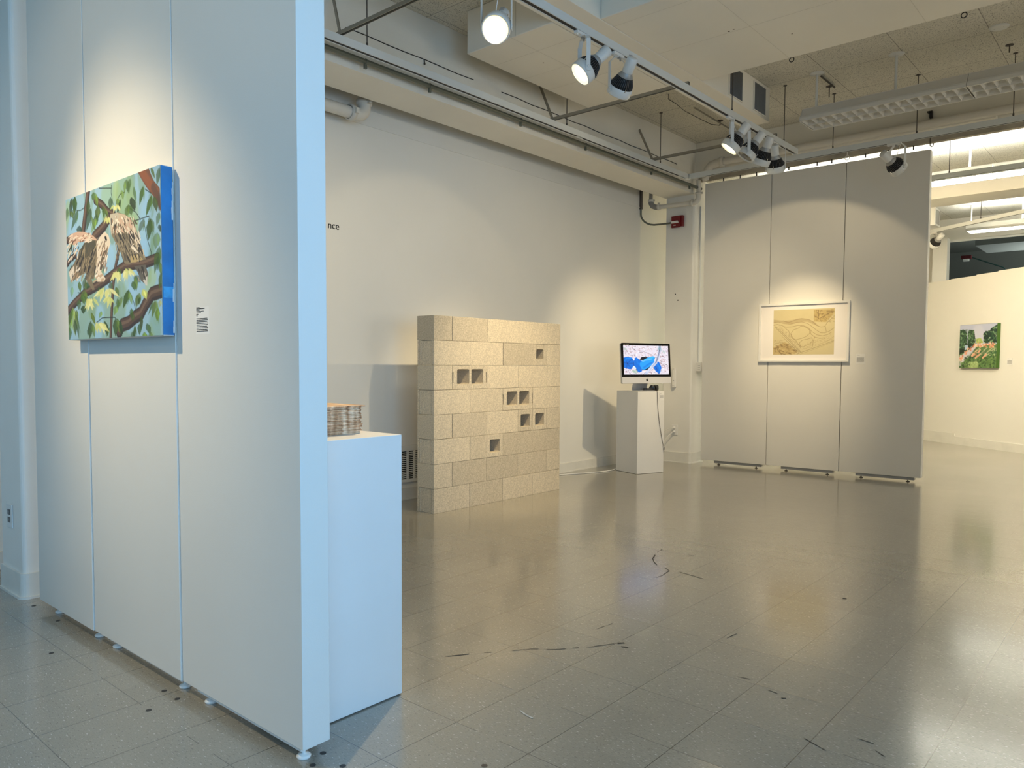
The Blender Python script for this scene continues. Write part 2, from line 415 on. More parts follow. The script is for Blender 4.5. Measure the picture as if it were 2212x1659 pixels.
# left wall: the furred display wall in front, the building wall behind it
wl = struct('wall_left', MB().box(-5.0, -4.9, -4.1, 8.19, 0, CE), M_WALL)
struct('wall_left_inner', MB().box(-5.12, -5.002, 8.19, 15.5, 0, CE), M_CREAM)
struct('wall_left_outer', MB().box(-5.12, -5.002, -4.1, 8.188, 0, CE), M_WALL)
struct('trim_1', MB().box(-4.899, -4.893, -4, 8.19, 3.078, 3.088), M_WALL)
struct('baseboard_left', MB().box(-4.899, -4.885, -4, 8.19, 0.0, .10).box(-4.899, -4.880, -4, 8.19, .0, .012), M_BASE)
struct('wall_back', MB().box(-5.12, 4.6, -4.2, -4.1, 0, CE), M_WALL)
# right wall with two big window openings
wr = MB().box(1.7, 1.8, -4.1, -2.95, 0, CE).box(1.7, 1.8, -.45, -.15, 0, CE).box(1.7, 1.8, 2.35, 3.2, 0, CE)
for a, b in ((-2.95, -.45), (-.15, 2.35)): wr.box(1.7, 1.8, a, b, 0, .65).box(1.7, 1.8, a, b, 2.85, CE)
wr.box(1.8, 4.5, 3.1, 3.2, 0, CE).box(4.5, 4.6, 3.1, 4.5, 0, CE).box(4.5, 4.6, 7.7, 15.5, 0, CE).box(4.5, 4.6, 4.5, 7.7, 0, .65).box(4.5, 4.6, 4.5, 7.7, 2.85, CE)
struct('wall_right', wr, M_WALL)
for i, (a, b) in enumerate(((-2.95, -.45), (-.15, 2.35), (4.5, 7.7))):
    fr = MB(); y0, y1 = a, b; x0, x1 = (1.73, 1.77) if i < 2 else (4.53, 4.57)
    for q in ((y0, y0+.05), ((y0+y1)/2-.02, (y0+y1)/2+.02), (y1-.05, y1)): fr.box(x0, x1, q[0], q[1], .65, 2.85)
    fr.box(x0, x1, y0+.05, (y0+y1)/2-.02, .65, .70).box(x0, x1, (y0+y1)/2+.02, y1-.05, .65, .70)
    fr.box(x0, x1, y0+.05, (y0+y1)/2-.02, 2.80, 2.85).box(x0, x1, (y0+y1)/2+.02, y1-.05, 2.80, 2.85)
    struct('window_%d' % (i+2), fr, M_WHITE)
# concrete beams and soffit under the ceiling
struct('beam_left', MB().box(-4.62, -4.24, -4.1, 8.3, 3.17, CE-.001), M_BEAM, ceil)
struct('beam_cross', MB().box(-4.62, 4.5, 8.301, 8.72, 3.41, CE-.001), M_BEAM, ceil)
struct('beam_far', MB().box(-5.0, 4.5, 11.8, 12.4, 3.44, CE-.001), M_BEAM, ceil)
sf = MB().box(-3.945, -3.16, 4.127, 5.76, 3.44, CE-.001).box(-2.893, 4.5, 4.30, 5.76, 3.442, CE-.001)
struct('soffit', sf, M_DUCT, ceil, bevel=.006)
# thin joint lines on the soffit
jl = MB()
for x in (-3.52, -3.48): jl.box(x-.001, x+.001, 4.1245, 4.127, 3.44, 3.749)
for x0, x1, y0, y1 in ((-3.945, -3.16, 4.42, 4.422), (-3.52, -3.518, 4.13, 5.75), (-3.945, -3.16, 5.1, 5.102), (-3.945, -3.16, 4.78, 4.781)): jl.box(x0, x1, y0, y1, 3.4392, 3.44)
for x in (-2.2, -1.3, -.4, .5): jl.box(x, x+.002, 4.3, 5.76, 3.4412, 3.442)
for y in (5.05, 4.45): jl.box(-2.89, 4.4, y, y+.002, 3.4412, 3.442)
struct('soffit_joint', jl, mat('joint_line', (.66, .62, .53), .8), ceil)
# marks and holes on the soffit
mk = MB()
for x, y, r in ((-2.34, 5.03, .008), (-2.30, 5.02, .007), (-2.03, 5.35, .006), (-1.35, 5.22, .009), (-3.62, 4.62, .006)): mk.disc((x, y, 3.4410 if x > -2.9 else 3.4392), (0, 0, -1), r)
struct('soffit_mark', mk, mat('brown_mark', (.17, .13, .08), .8), ceil)
cr = MB().tube([(-4.238, 3.25+k*.18, 3.431+.003*math.sin(k*1.9)) for k in range(8)], .0035, 6).tube([(-4.238, 4.85+k*.2, 3.427+.004*math.sin(k*2.3)) for k in range(16)], .0035, 6)
cr.tube([(-4.235, 3.97, 3.43), (-4.232, 3.972, 3.405)], .004, 6).sphere((-4.232, 3.972, 3.398), .008, 8)
tag(cr.obj('cable', M_BLKP), 'thin black cable running along the face of the left ceiling beam', 'cable')

# pillars
def pillar(name, x0, x1, y0, y1, z1):
    r = .02; p = [(x0, y0), (x1-r, y0)]+[(x1-r+r*math.sin(a*math.pi/8), y0+r-r*math.cos(a*math.pi/8)) for a in range(1, 5)]+[(x1, y1), (x0, y1)]
    o = struct(name, MB().prism(p, 2, 0, z1), M_COLW)
    d = .012; q = [(x0, y0-d), (x1-r+.002, y0-d)]+[(x1-r+(r+d)*math.sin(a*math.pi/8), y0+r-(r+d)*math.cos(a*math.pi/8)) for a in range(1, 5)]+[(x1+d, y1), (x0, y1)]
    b = MB().prism(q, 2, 0, .125)
    c = .022; q = [(x0, y0-c), (x1-r+.004, y0-c)]+[(x1-r+(r+c)*math.sin(a*math.pi/8), y0+r-(r+c)*math.cos(a*math.pi/8)) for a in range(1, 5)]+[(x1+c, y1), (x0, y1)]
    b.prism(q, 2, 0, .012)
    b.obj('baseboard_pillar', M_BASE, o, kind='structure')
    return o
pf = pillar('wall_pillar_far', -4.61, -4.25, 8.302, 8.6, 3.409)
pn = pillar('wall_pillar_near', -4.49, -4.18, 1.226, 1.62, 3.169)
# dark screw holes on the far pillar
hl = MB().disc((-4.475, 8.3005, 2.02), (0, -1, 0), .008, 10).disc((-4.44, 8.3005, 1.945), (0, -1, 0), .008, 10)
hl.obj('screw_hole', M_BLKP, pf, kind='structure')

# operable-wall head channel under the cross beam
hc = MB().box(-4.24, 4.4, 8.40, 8.47, 3.335, 3.40).box(-4.24, 4.4, 8.40, 8.403, 3.40, 3.409)
ch = thing('steel_channel', 'dull steel channel above the far row of panels under the cross beam', 'channel', (-4.24, 8.43, 3.335))
hc.obj('channel_body', M_STEEL, ch)
for x in (-3.95, -3.75, -3.56, -3.2, -2.9, -2.75, -2.42, -2.2, -1.98): MB().box(x-.006, x+.006, 8.425, 8.437, 3.296, 3.335).obj('hanger_pin', M_BLKP, ch)
MB().tube([(-1.827, 8.394, 3.385), (-1.827, 8.39, 3.31), (-1.823, 8.385, 3.292), (-1.811, 8.385, 3.284), (-1.799, 8.385, 3.292), (-1.795, 8.385, 3.315)], .005, 8).obj('wire_hook', M_ROD, ch)
MB().tube([(-2.585+.022*math.cos(a*math.pi/8), 8.388, 3.315+.022*math.sin(a*math.pi/8)) for a in range(17)], .004, 8).tube([(-2.585, 8.388, 3.337), (-2.585, 8.388, 3.375)], .004, 8).obj('hanging_ring', M_WHITEM, ch)

# far room: window wall, mullion, dark room behind the glass
YF = 15.4
fw = MB().box(-7.4, -3.24, YF, YF+.1, 0, CE).box(-3.16, -3.07, YF, YF+.1, 0, CE)
fw.box(-3.24, -3.16, YF, YF+.1, 3.40, CE).box(-3.24, -3.16, YF, YF+.1, 0, 1.0)
fw.box(-3.07, 4.5, YF, YF+.1, 3.385, CE).box(-3.07, 4.5, YF, YF+.1, 0, 1.0)
struct('wall_far', fw, M_WALL)
struct('trim_2', MB().box(-3.21, -2.99, YF-.22, YF-.002, 0, 3.40), M_COLW)
w1 = struct('window_1', MB().box(-3.07, 4.5, YF+.02, YF+.06, 3.35, 3.385).box(-3.07, -3.03, YF+.02, YF+.06, 1.0, 3.35).box(-3.03, 4.5, YF+.02, YF+.06, 1.0, 1.04), M_WHITE)
MB().box(-3.03, 4.5, YF+.035, YF+.042, 1.04, 3.35).obj('glass_pane', M_GLASS, w1, kind='structure')
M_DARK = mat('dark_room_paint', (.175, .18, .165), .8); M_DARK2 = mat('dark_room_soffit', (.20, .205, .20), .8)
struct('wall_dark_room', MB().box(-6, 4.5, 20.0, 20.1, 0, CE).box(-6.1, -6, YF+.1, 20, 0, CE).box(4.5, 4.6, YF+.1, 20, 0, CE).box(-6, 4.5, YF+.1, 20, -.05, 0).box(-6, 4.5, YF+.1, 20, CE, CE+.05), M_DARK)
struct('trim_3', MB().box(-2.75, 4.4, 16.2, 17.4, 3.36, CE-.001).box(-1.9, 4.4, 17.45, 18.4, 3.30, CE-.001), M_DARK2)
al = thing('fire_alarm', 'dark red fire alarm high up inside the dim room behind the far glass', 'fire alarm', (-3.2, 17.8, 3.2))
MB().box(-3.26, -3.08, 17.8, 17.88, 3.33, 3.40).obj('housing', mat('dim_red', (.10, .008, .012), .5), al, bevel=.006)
MB().box(-3.22, -3.12, 17.81, 17.86, 3.285, 3.33).obj('strobe_lens', M_WHITEM, al)
tag(MB().tube([(-3.08, 17.9, 3.36), (-2.55, 17.9, 3.12), (-2.52, 17.9, 3.08), (-2.47, 17.9, 2.5)], .012, 8).obj('conduit', mat('teal_conduit', (.02, .06, .055), .5)), 'dark bent conduit behind the far glass, leading from the dim alarm', 'conduit')
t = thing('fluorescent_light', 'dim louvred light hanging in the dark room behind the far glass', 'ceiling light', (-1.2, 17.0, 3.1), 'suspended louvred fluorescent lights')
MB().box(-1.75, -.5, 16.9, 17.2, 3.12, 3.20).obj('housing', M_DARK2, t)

# floor details: filler plugs, scuffs
pl = MB()
for x, y in ((-1.854, 1.324), (-1.818, 1.262), (-1.750, 1.318), (-1.448, 1.595), (-2.632, 1.205), (-2.534, 1.205), (-3.713, 1.222), (-4.03, 1.222), (-3.314, 1.064), (-2.52, 1.10)):
    pl.disc((x, y, .0008), (0, 0, 1), .0095, 16)
pl.obj('filler_plug', mat('dark_plug', (.035, .035, .035), .5), fl, kind='structure')
def ribbon(m, pts, wd, z=.0012):
    for (x0, y0), (x1, y1) in zip(pts[:-1], pts[1:]):
        if wd < .007 and random.random() < .25: continue
        d = Vector((x1-x0, y1-y0)); n = Vector((-d.y, d.x)).normalized()*wd/2; k = random.uniform(.3, 1)
        m.add([(x0+n.x*k, y0+n.y*k, z), (x0-n.x*k, y0-n.y*k, z), (x1-n.x, y1-n.y, z), (x1+n.x, y1+n.y, z)], [(0, 1, 2, 3)])
sc_ = MB()
FX = lambda x, y: (x, y)
SC = [[(-2.119, 2.101), (-2.069, 2.184)], [(-2.146, 2.138), (-2.136, 2.153)], [(-2.033, 2.237), (-1.979, 2.303), (-1.919, 2.396), (-1.846, 2.451), (-1.749, 2.582), (-1.70, 2.675)],
 [(-1.692, 2.69), (-1.673, 2.713)], [(-1.66, 2.666), (-1.634, 2.677)], [(-2.374, 4.277), (-2.356, 4.191)], [(-2.331, 4.126), (-2.3, 4.04), (-2.255, 3.972), (-2.208, 3.924)],
 [(-2.076, 3.686), (-2.068, 3.74), (-2.087, 3.852)], [(-2.139, 3.895), (-2.087, 3.852)], [(-2.035, 3.866), (-1.96, 3.854), (-1.871, 3.829)], [(-2.529, 4.647), (-2.489, 4.67)],
 [(-2.182, 4.263), (-2.135, 4.261)], [(-1.853, 2.781), (-1.842, 2.883)], [(-2.239, 3.568), (-2.244, 3.611)], [(-1.381, 3.056), (-1.37, 3.134)], [(-1.039, 2.659), (-1.006, 2.654)],
 [(-.982, 2.624), (-.968, 2.634)], [(-.691, 2.497), (-.645, 2.495)], [(-.629, 2.453), (-.549, 2.398)], [(-.815, 2.385), (-.741, 2.351)], [(-1.195, 3.98), (-1.177, 3.988)], [(-1.176, 2.698), (-1.13, 2.708)]]
WID = {2: .0045, 3: .013, 4: .010, 0: .007, 5: .006, 6: .007, 9: .007, 16: .008, 20: .012}
for i, p in enumerate(SC):
    q = []
    for a, b in zip(p[:-1], p[1:]):
        n = max(2, int(math.dist(a, b)/.025)); q += [(a[0]+(b[0]-a[0])*k/n+random.uniform(-.002, .002), a[1]+(b[1]-a[1])*k/n) for k in range(n)]
    ribbon(sc_, q+[p[-1]], WID.get(i, .004))
sc_.obj('scuff_mark', M_SCUFF, fl, kind='structure')
wsc = MB(); ribbon(wsc, [(-1.597, 1.936), (-1.565, 1.925), (-1.529, 1.92)], .008); wsc.obj('white_scuff', mat('white_scuff', (.5, .5, .47), .7), fl, kind='structure')

# ================================================================ OPERABLE PANELS
GL = 'three tall white display panels standing in a row at the left'
GR = 'three tall white display panels closing off the far side'
LEFT = [(-3.965, -3.3245), (-3.3195, -2.5645), (-2.5595, -1.832)]
LL = ['white display panel of the left row beside the near pillar',
      'middle one of the left row of white display panels, behind the bird painting',
      'nearest of the left row of white display panels, its end face lit blue']
for (x0, x1), lb in zip(LEFT, LL):
    t = thing('display_panel', lb, 'display panel', ((x0+x1)/2, 1.275, 0), GL)
    yo = 1.228+.0055*[a[0] for a in LEFT].index(x0)
    yt = 1.2335      # the panels hang level at the top and lean a few millimetres apart at the bottom
    m = MB(); v = [(x, y0_+q, z) for x in (x0, x1) for q in (0, .095) for z, y0_ in ((.045, yo), (3.16, yt))]
    m.add(v, [(0, 1, 3, 2), (4, 6, 7, 5), (0, 4, 5, 1), (2, 3, 7, 6), (0, 2, 6, 4), (1, 5, 7, 3)])
    m.obj('panel_board', M_PANEL, t, bevel=.0018)
    a, b = x0+.09, x1-.02
    MB().box(a, b, 1.246, 1.302, .032, .0445).obj('bottom_rail', M_WHITEM, t, bevel=.002)
    for fx in (a+.045, b-.025):
        MB().lathe((fx, 1.272, .0), (0, 0, 1), [(0, .0), (0, .020), (.006, .022), (.012, .016), (.014, .006), (.027, .006)], 20).obj('foot', M_WHITEM, t)
dx, dy = 2.315, .105; L_ = math.hypot(dx, dy); ux, uy = dx/L_, dy/L_; RO = Vector((-4.155, 8.385, 0))
def RP(s, off, z): return Vector((RO.x+ux*s-uy*off, RO.y+uy*s+ux*off, z))    # off > 0 is behind the face
RL = ['leftmost of the far row of white display panels, beside the far pillar',
      'middle one of the far row of white display panels, behind the framed drawing',
      'rightmost of the far row of white display panels, next to the open gallery']
for (s0, s1), lb in zip([(0, .772), (.777, 1.543), (1.549, L_)], RL):
    t = thing('display_panel', lb, 'display panel', RP((s0+s1)/2, .03, 0), GR)
    X, Y = Vector((ux, uy, 0)), Vector((-uy, ux, 0))
    MB().obox(RP((s0+s1)/2, .0475, 1.67), X*(s1-s0)/2, Y*.0475, (0, 0, 1.62)).obj('panel_board', M_PANEL, t, bevel=.003)
    a, b = s0+.16, s1-.06
    MB().obox(RP((a+b)/2, .045, .034), X*(b-a)/2, Y*.03, (0, 0, .014)).obj('bottom_rail', M_GREY, t)
    for fs in (a+.05, b-.06):
        MB().lathe(RP(fs, .045, 0), (0, 0, 1), [(0, 0), (0, .018), (.005, .018), (.008, .006), (.022, .006)], 14).obj('foot', M_ROD, t)

# ================================================================ BIRD PAINTING on the left panels
def bird_painting():
    p = Paint(420, 287, [(80, 360), (845, 65), (885, 1450), (105, 1485)], (150, 186, 205)); rs = p.rs
    greens = [(120, 150, 100), (140, 170, 120), (110, 140, 95), (150, 180, 140), (165, 190, 120)]
    for k in range(70):      # soft green and blue patches
        x, y = rs.uniform(70, 880), rs.uniform(70, 1480)
        top = y < 600
        c = greens[rs.randint(5)] if rs.rand() < (.75 if top else .3) else (148, 190, 222)
        p.stroke([(x, y), (x+rs.uniform(-30, 30), y+rs.uniform(60, 190))], rs.uniform(25, 70), c, .5, 6)
    for x, y, w_, h_, c in ((560, 300, 150, 300, (140, 172, 115)), (420, 330, 120, 200, (150, 182, 130)), (780, 650, 60, 260, (110, 145, 110)), (590, 480, 160, 60, (150, 180, 130)), (400, 1440, 500, 60, (125, 155, 115)), (820, 1350, 90, 160, (125, 160, 120)), (120, 950, 70, 120, (125, 165, 150))):
        p.stroke([(x, y), (x, y+h_*.4)], w_, c, .55, 10)
    for x, y, h_ in ((730, 700, 220), (620, 1100, 240), (360, 1280, 150), (440, 800, 200), (740, 430, 120), (150, 500, 120)):
        p.stroke([(x, y), (x-15, y+h_)], 75, (150, 192, 224), .7, 9)
    br, dk, lt = (88, 66, 52), (58, 44, 38), (128, 104, 84)
    def branch(pts, w_):
        p.stroke(pts, w_, dk); p.stroke([(x-w_*.08, y-w_*.15) for x, y in pts], w_*.65, br, .9); p.stroke([(x-w_*.1, y-w_*.25) for x, y in pts], w_*.22, lt, .6)
    branch([(262, 290), (245, 430), (222, 620)], 38); branch([(320, 360), (380, 400), (420, 450), (470, 468)], 32)
    branch([(430, 500), (395, 560), (350, 610), (310, 650)], 42)
    p.poly([(660, 125), (750, 95), (790, 190), (845, 255), (856, 440), (800, 330), (735, 250), (690, 180)], (112, 72, 50)); p.stroke([(700, 130), (760, 220), (820, 290)], 34, (150, 84, 44), .7, 5); p.stroke([(790, 250), (835, 330), (850, 400)], 30, (80, 60, 50), .7, 4)
    branch([(512, 760), (480, 930), (468, 1050), (458, 1250), (450, 1460)], 22)
    branch([(100, 1250), (150, 1190), (240, 1100), (330, 1050), (420, 990), (490, 935), (560, 885), (640, 870), (720, 862), (835, 818)], 38)
    branch([(520, 1420), (545, 1365), (600, 1345), (650, 1300), (700, 1270), (735, 1200), (790, 1110), (880, 1080)], 50)
    branch([(85, 690), (120, 665), (150, 660)], 30); branch([(95, 870), (120, 830), (160, 800)], 26)
    for tw in ([(450, 240), (448, 300), (465, 390)], [(350, 265), (450, 262)], [(600, 420), (650, 450), (690, 510)], [(720, 540), (745, 660), (780, 770), (782, 800)], [(725, 265), (775, 298)], [(330, 1345), (380, 1305), (480, 1300), (540, 1350)], [(610, 1100), (640, 1180), (660, 1260)], [(215, 1260), (240, 1200)], [(170, 445), (205, 440), (230, 420)], [(500, 350), (520, 310), (560, 290)], [(640, 520), (760, 480)], [(180, 1100), (260, 1110)]):
        p.stroke(tw, 4, (38, 50, 34), .9)
    DG, MG, OG, YG = (58, 84, 22), (92, 118, 40), (74, 92, 30), (190, 198, 110)
    lv = [(155, 330, 150, 0, 38, DG), (125, 350, 160, 5, 30, (40, 66, 26)), (180, 440, 170, 18, 34, DG), (95, 420, 110, 0, 30, (70, 96, 50)), (265, 350, 150, 5, 40, OG), (285, 420, 190, 10, 40, DG), (320, 300, 120, -5, 34, MG),
          (345, 400, 130, 10, 40, (80, 100, 50)), (330, 470, 110, 5, 44, DG), (325, 500, 130, 15, 30, MG), (380, 400, 120, -10, 26, DG), (400, 420, 80, -20, 22, MG), (500, 340, 100, -10, 34, MG), (535, 275, 80, -5, 30, MG),
          (570, 190, 120, -10, 44, DG), (560, 200, 110, 5, 26, MG), (610, 330, 120, -20, 52, (44, 58, 30)), (590, 390, 90, -20, 60, DG), (590, 390, 120, 10, 36, MG), (710, 240, 160, 5, 40, DG), (780, 310, 180, 12, 42, DG), (800, 320, 130, -15, 40, OG),
          (840, 90, 150, 10, 36, DG), (770, 90, 100, -20, 30, MG), (720, 500, 130, 15, 40, OG), (760, 490, 130, -20, 52, MG), (770, 500, 180, 0, 48, DG), (830, 610, 140, 5, 60, (90, 118, 70)), (850, 720, 230, 10, 60, DG), (840, 800, 120, 0, 46, (44, 70, 26)), (855, 850, 150, -5, 36, MG),
          (640, 960, 80, -50, 56, DG), (650, 970, 120, -5, 34, MG), (690, 1100, 110, 10, 42, MG), (715, 1070, 90, -15, 44, YG), (600, 1070, 170, 15, 46, DG), (600, 1090, 110, -10, 34, MG), (545, 1130, 120, 22, 30, MG), (490, 1050, 90, -15, 30, MG), (500, 1200, 90, 10, 40, (100, 130, 70)),
          (235, 1080, 110, 5, 70, OG), (215, 1110, 90, -10, 40, DG), (620, 1225, 90, 0, 34, DG), (820, 1160, 150, 10, 36, OG), (830, 1160, 200, -2, 26, MG), (800, 1170, 120, 25, 20, DG), (860, 1160, 60, 0, 34, YG), (190, 1010, 90, -5, 30, MG), (245, 1010, 70, 0, 26, MG), (135, 1050, 90, 5, 30, (120, 160, 120)), (170, 1240, 100, 10, 40, MG),
          (140, 1220, 230, -5, 60, (130, 150, 80)), (120, 1260, 200, 5, 50, MG), (160, 1250, 230, -8, 34, DG), (110, 1380, 110, 0, 40, DG), (285, 1330, 150, 4, 50, DG), (300, 1350, 120, -8, 30, MG), (400, 1330, 130, -8, 34, DG), (490, 1310, 150, 4, 50, DG), (505, 1310, 130, -12, 30, MG), (690, 1350, 100, 5, 44, DG), (750, 1350, 100, -12, 40, DG), (620, 1430, 40, -70, 60, DG), (440, 1380, 90, 20, 20, DG)]
    rl = np.random.RandomState(11)
    for _ in range(44):
        x = rl.uniform(80, 880); y = rl.choice([rl.uniform(120, 560), rl.uniform(1000, 1440), rl.uniform(300, 1440)])
        if 330 < x < 480 and 450 < y < 1000: continue
        lv.append((x, y, rl.uniform(60, 150), rl.uniform(-14, 18), rl.uniform(22, 42), [DG, MG, OG, (66, 92, 44), (44, 66, 30)][rl.randint(5)]))
    for x, y, ln, an, wd, c in lv:
        g_ = rl.uniform(.8, 1.25); c = tuple(min(255, int(v*g_)) for v in c); al = rl.uniform(.7, 1)
        p.leaf(x, y, ln, an+rl.uniform(-6, 6), wd*rl.uniform(.8, 1.2), c, al); p.leaf(x+wd*.12, y+ln*.1, ln*.7, an-6, wd*.4, tuple(min(255, int(v*1.3)) for v in c), .6)
    for x, y, s_ in ((490, 970, 1.0), (585, 945, .9), (405, 1110, 1.1), (430, 1170, .8), (280, 1190, 1.0), (355, 1390, 1.1), (430, 520, .7), (490, 420, .6)):
        for k in range(9):
            p.leaf(x+rs.uniform(-30, 30)*s_, y-40*s_+rs.uniform(-10, 10), rs.uniform(60, 110)*s_, rs.uniform(-50, 50), 26*s_, [(216, 216, 140), (196, 204, 120), (228, 226, 160), (206, 208, 130)][rs.randint(4)], .85)
    # birds
    cream, pink, grey, drk, olv = (222, 206, 184), (206, 170, 146), (116, 106, 86), (52, 44, 36), (142, 128, 92)
    p.poly([(640, 885), (735, 872), (757, 950), (748, 1040), (735, 1030), (700, 1005), (668, 930)], (96, 90, 80))
    p.poly([(715, 1000), (752, 960), (750, 1043), (735, 1035)], (200, 196, 186))
    p.poly([(440, 480), (500, 452), (560, 468), (615, 505), (655, 580), (685, 680), (712, 760), (740, 828), (640, 850), (600, 868), (562, 862), (535, 790), (500, 720), (455, 640), (438, 560)], (128, 116, 92))
    p.poly([(500, 458), (560, 470), (612, 508), (650, 575), (680, 670), (690, 720), (640, 680), (590, 620), (530, 580), (500, 520)], (198, 178, 152))
    p.poly([(610, 800), (670, 790), (715, 830), (650, 852), (612, 855)], (178, 156, 108))
    p.poly([(440, 470), (500, 455), (515, 480), (470, 560), (452, 640), (440, 560)], (190, 180, 160))
    p.poly([(180, 790), (230, 700), (320, 650), (350, 690), (345, 800), (330, 900), (310, 990), (270, 985), (240, 940), (190, 970), (130, 1015), (105, 935), (150, 860)], (120, 106, 82))
    p.poly([(102, 700), (125, 630), (180, 610), (235, 612), (300, 640), (340, 680), (250, 665), (190, 690), (150, 720)], pink)
    p.poly([(330, 700), (365, 640), (400, 608), (430, 640), (445, 700), (420, 780), (390, 880), (370, 930), (405, 985), (395, 1010), (340, 1012), (322, 930), (335, 820)], cream)
    p.poly([(175, 790), (240, 690), (320, 680), (330, 740), (280, 800), (220, 830)], (82, 76, 56))
    p.poly([(385, 770), (425, 740), (400, 850), (370, 925), (360, 860)], (104, 90, 70))
    p.poly([(235, 960), (290, 985), (318, 1075), (300, 1080), (255, 1010)], (122, 108, 84))
    p.poly([(105, 935), (150, 880), (150, 960), (135, 1018), (120, 1000)], (214, 200, 182))
    def feathers(n, xr, yr, cols, ang, ln, wd):
        for _ in range(n):
            x, y = rs.uniform(*xr), rs.uniform(*yr); a = R(ang+rs.uniform(-14, 14)); l = rs.uniform(.6, 1.2)*ln
            p.stroke([(x, y), (x-math.sin(a)*l, y+math.cos(a)*l)], wd*rs.uniform(.6, 1.3), cols[rs.randint(len(cols))], .95, .5)
    feathers(60, (480, 640), (480, 600), [cream, (90, 70, 54), (236, 222, 200), pink], -25, 34, 6)
    feathers(44, (600, 680), (600, 740), [drk, cream, (236, 222, 200)], -22, 44, 6)
    feathers(70, (480, 650), (600, 820), [drk, (92, 82, 66), (150, 136, 110)], -18, 44, 7)
    feathers(10, (650, 720), (690, 830), [drk, (210, 190, 160)], -18, 60, 6)
    feathers(12, (670, 740), (890, 990), [drk, (160, 150, 136)], -15, 34, 7)
    feathers(20, (450, 500), (480, 600), [drk, (236, 226, 206), (160, 120, 92)], 8, 36, 6)
    feathers(36, (120, 300), (620, 680), [(232, 206, 184), (140, 96, 70), cream], 60, 34, 6)
    feathers(26, (110, 190), (680, 820), [cream, (232, 214, 196), drk], 22, 46, 7)
    feathers(70, (190, 330), (700, 960), [drk, (150, 134, 104), (96, 84, 62)], 14, 52, 8)
    feathers(60, (340, 425), (640, 920), [(240, 226, 206), (86, 66, 50), (150, 120, 94)], 12, 34, 6)
    feathers(14, (110, 200), (880, 1000), [(230, 216, 200), drk, (170, 140, 110)], 24, 44, 7)
    feathers(8, (330, 400), (950, 1005), [(240, 230, 216), (190, 160, 130)], 60, 26, 8)
    p.stroke([(402, 655), (410, 672)], 12, (30, 24, 20))
    x0, x1, z0, z1 = -3.402, -2.553, 1.256, 1.829
    t = thing('bird_painting', 'unframed painting of two birds on branches among green leaves, with bright blue side edge', 'painting', ((x0+x1)/2, 1.22, z0))
    MB().box(x0, x1-.0015, 1.1866, 1.2275, z0, z1).obj('stretched_canvas', M_CANVAS, t, bevel=.004)
    p.obj('painted_front', M_ART, (x0+.001, 1.1855, z0+.002), (1, 0, 0), x1-x0-.003, z1-z0-.003, t)
    e = MB(); e.box(x1-.0013, x1, 1.1875, 1.226, z0+.003, z1-.003)
    o = e.obj('painted_edge', M_BLUE, t); o['label'] = 'bright blue painted side edge'
    # ragged pale primer showing along the back of the blue edge, and a bare band across it
    pr = mat('pale_primer', (.62, .66, .68), .6)
    for ka, kb in ((0, 8), (18, 24)):
        rg = MB()
        for k in range(ka, kb):
            za = z0+.01+k*(z1-z0-.02)/26; rg.box(x1+.0001, x1+.0006, 1.226-random.uniform(.001, .005), 1.2275, za, za+(z1-z0)/27)
        rg.obj('bare_primer', pr, t)
    MB().box(x1+.0001, x1+.0005, 1.190, 1.224, 1.385, 1.422).obj('faded_patch', mat('faded_blue', (.05, .36, .72), .5, noise=.25, nscale=30), t)
    return t
bird_painting()

def wall_label(name, lab, origin, xdir, wd, ht, lines, off=.002, group=None):
    X = Vector(xdir).normalized(); Nn = X.cross(Vector((0, 0, 1)))
    t = thing(name, lab, 'wall label', origin, group)
    MB().obox(Vector(origin)+X*wd/2+Vector((0, 0, ht/2))+Nn*off/2, X*wd/2, Nn*off/2*.9, (0, 0, ht/2)).obj('card', M_PAPER, t)
    m = MB(); rs = random.Random(5)
    for v, h, l0, l1 in lines:      # each printed line is broken into words
        u = l0
        while u < l1:
            e = min(l1, u+rs.uniform(.05, .14)); m.obox(Vector(origin)+X*wd*(u+e)/2+Vector((0, 0, ht*(1-v)))+Nn*(off+.0003), X*wd*(e-u)/2, Nn*.0002, (0, 0, ht*h/2)); u = e+.018
    m.obj('printed_text', M_BINK if name == 'exhibit_label' else M_INK, t)
    return t
wall_label('exhibit_label', 'white exhibit label on the left display panel beside the bird painting', (-2.424, 1.2386, 1.259), (1, 0, 0), .089, .096,
           [(.09, .02, .06, .3), (.13, .03, .06, .68), (.18, .02, .06, .3), (.22, .02, .06, .62), (.27, .02, .06, .4), (.32, .02, .06, .2), (.37, .02, .06, .14)]+[(.47+k*.054, .022, .06, (.88, .92, .86, .93, .9, .84, .93, .88, .9)[k]) for k in range(9)])

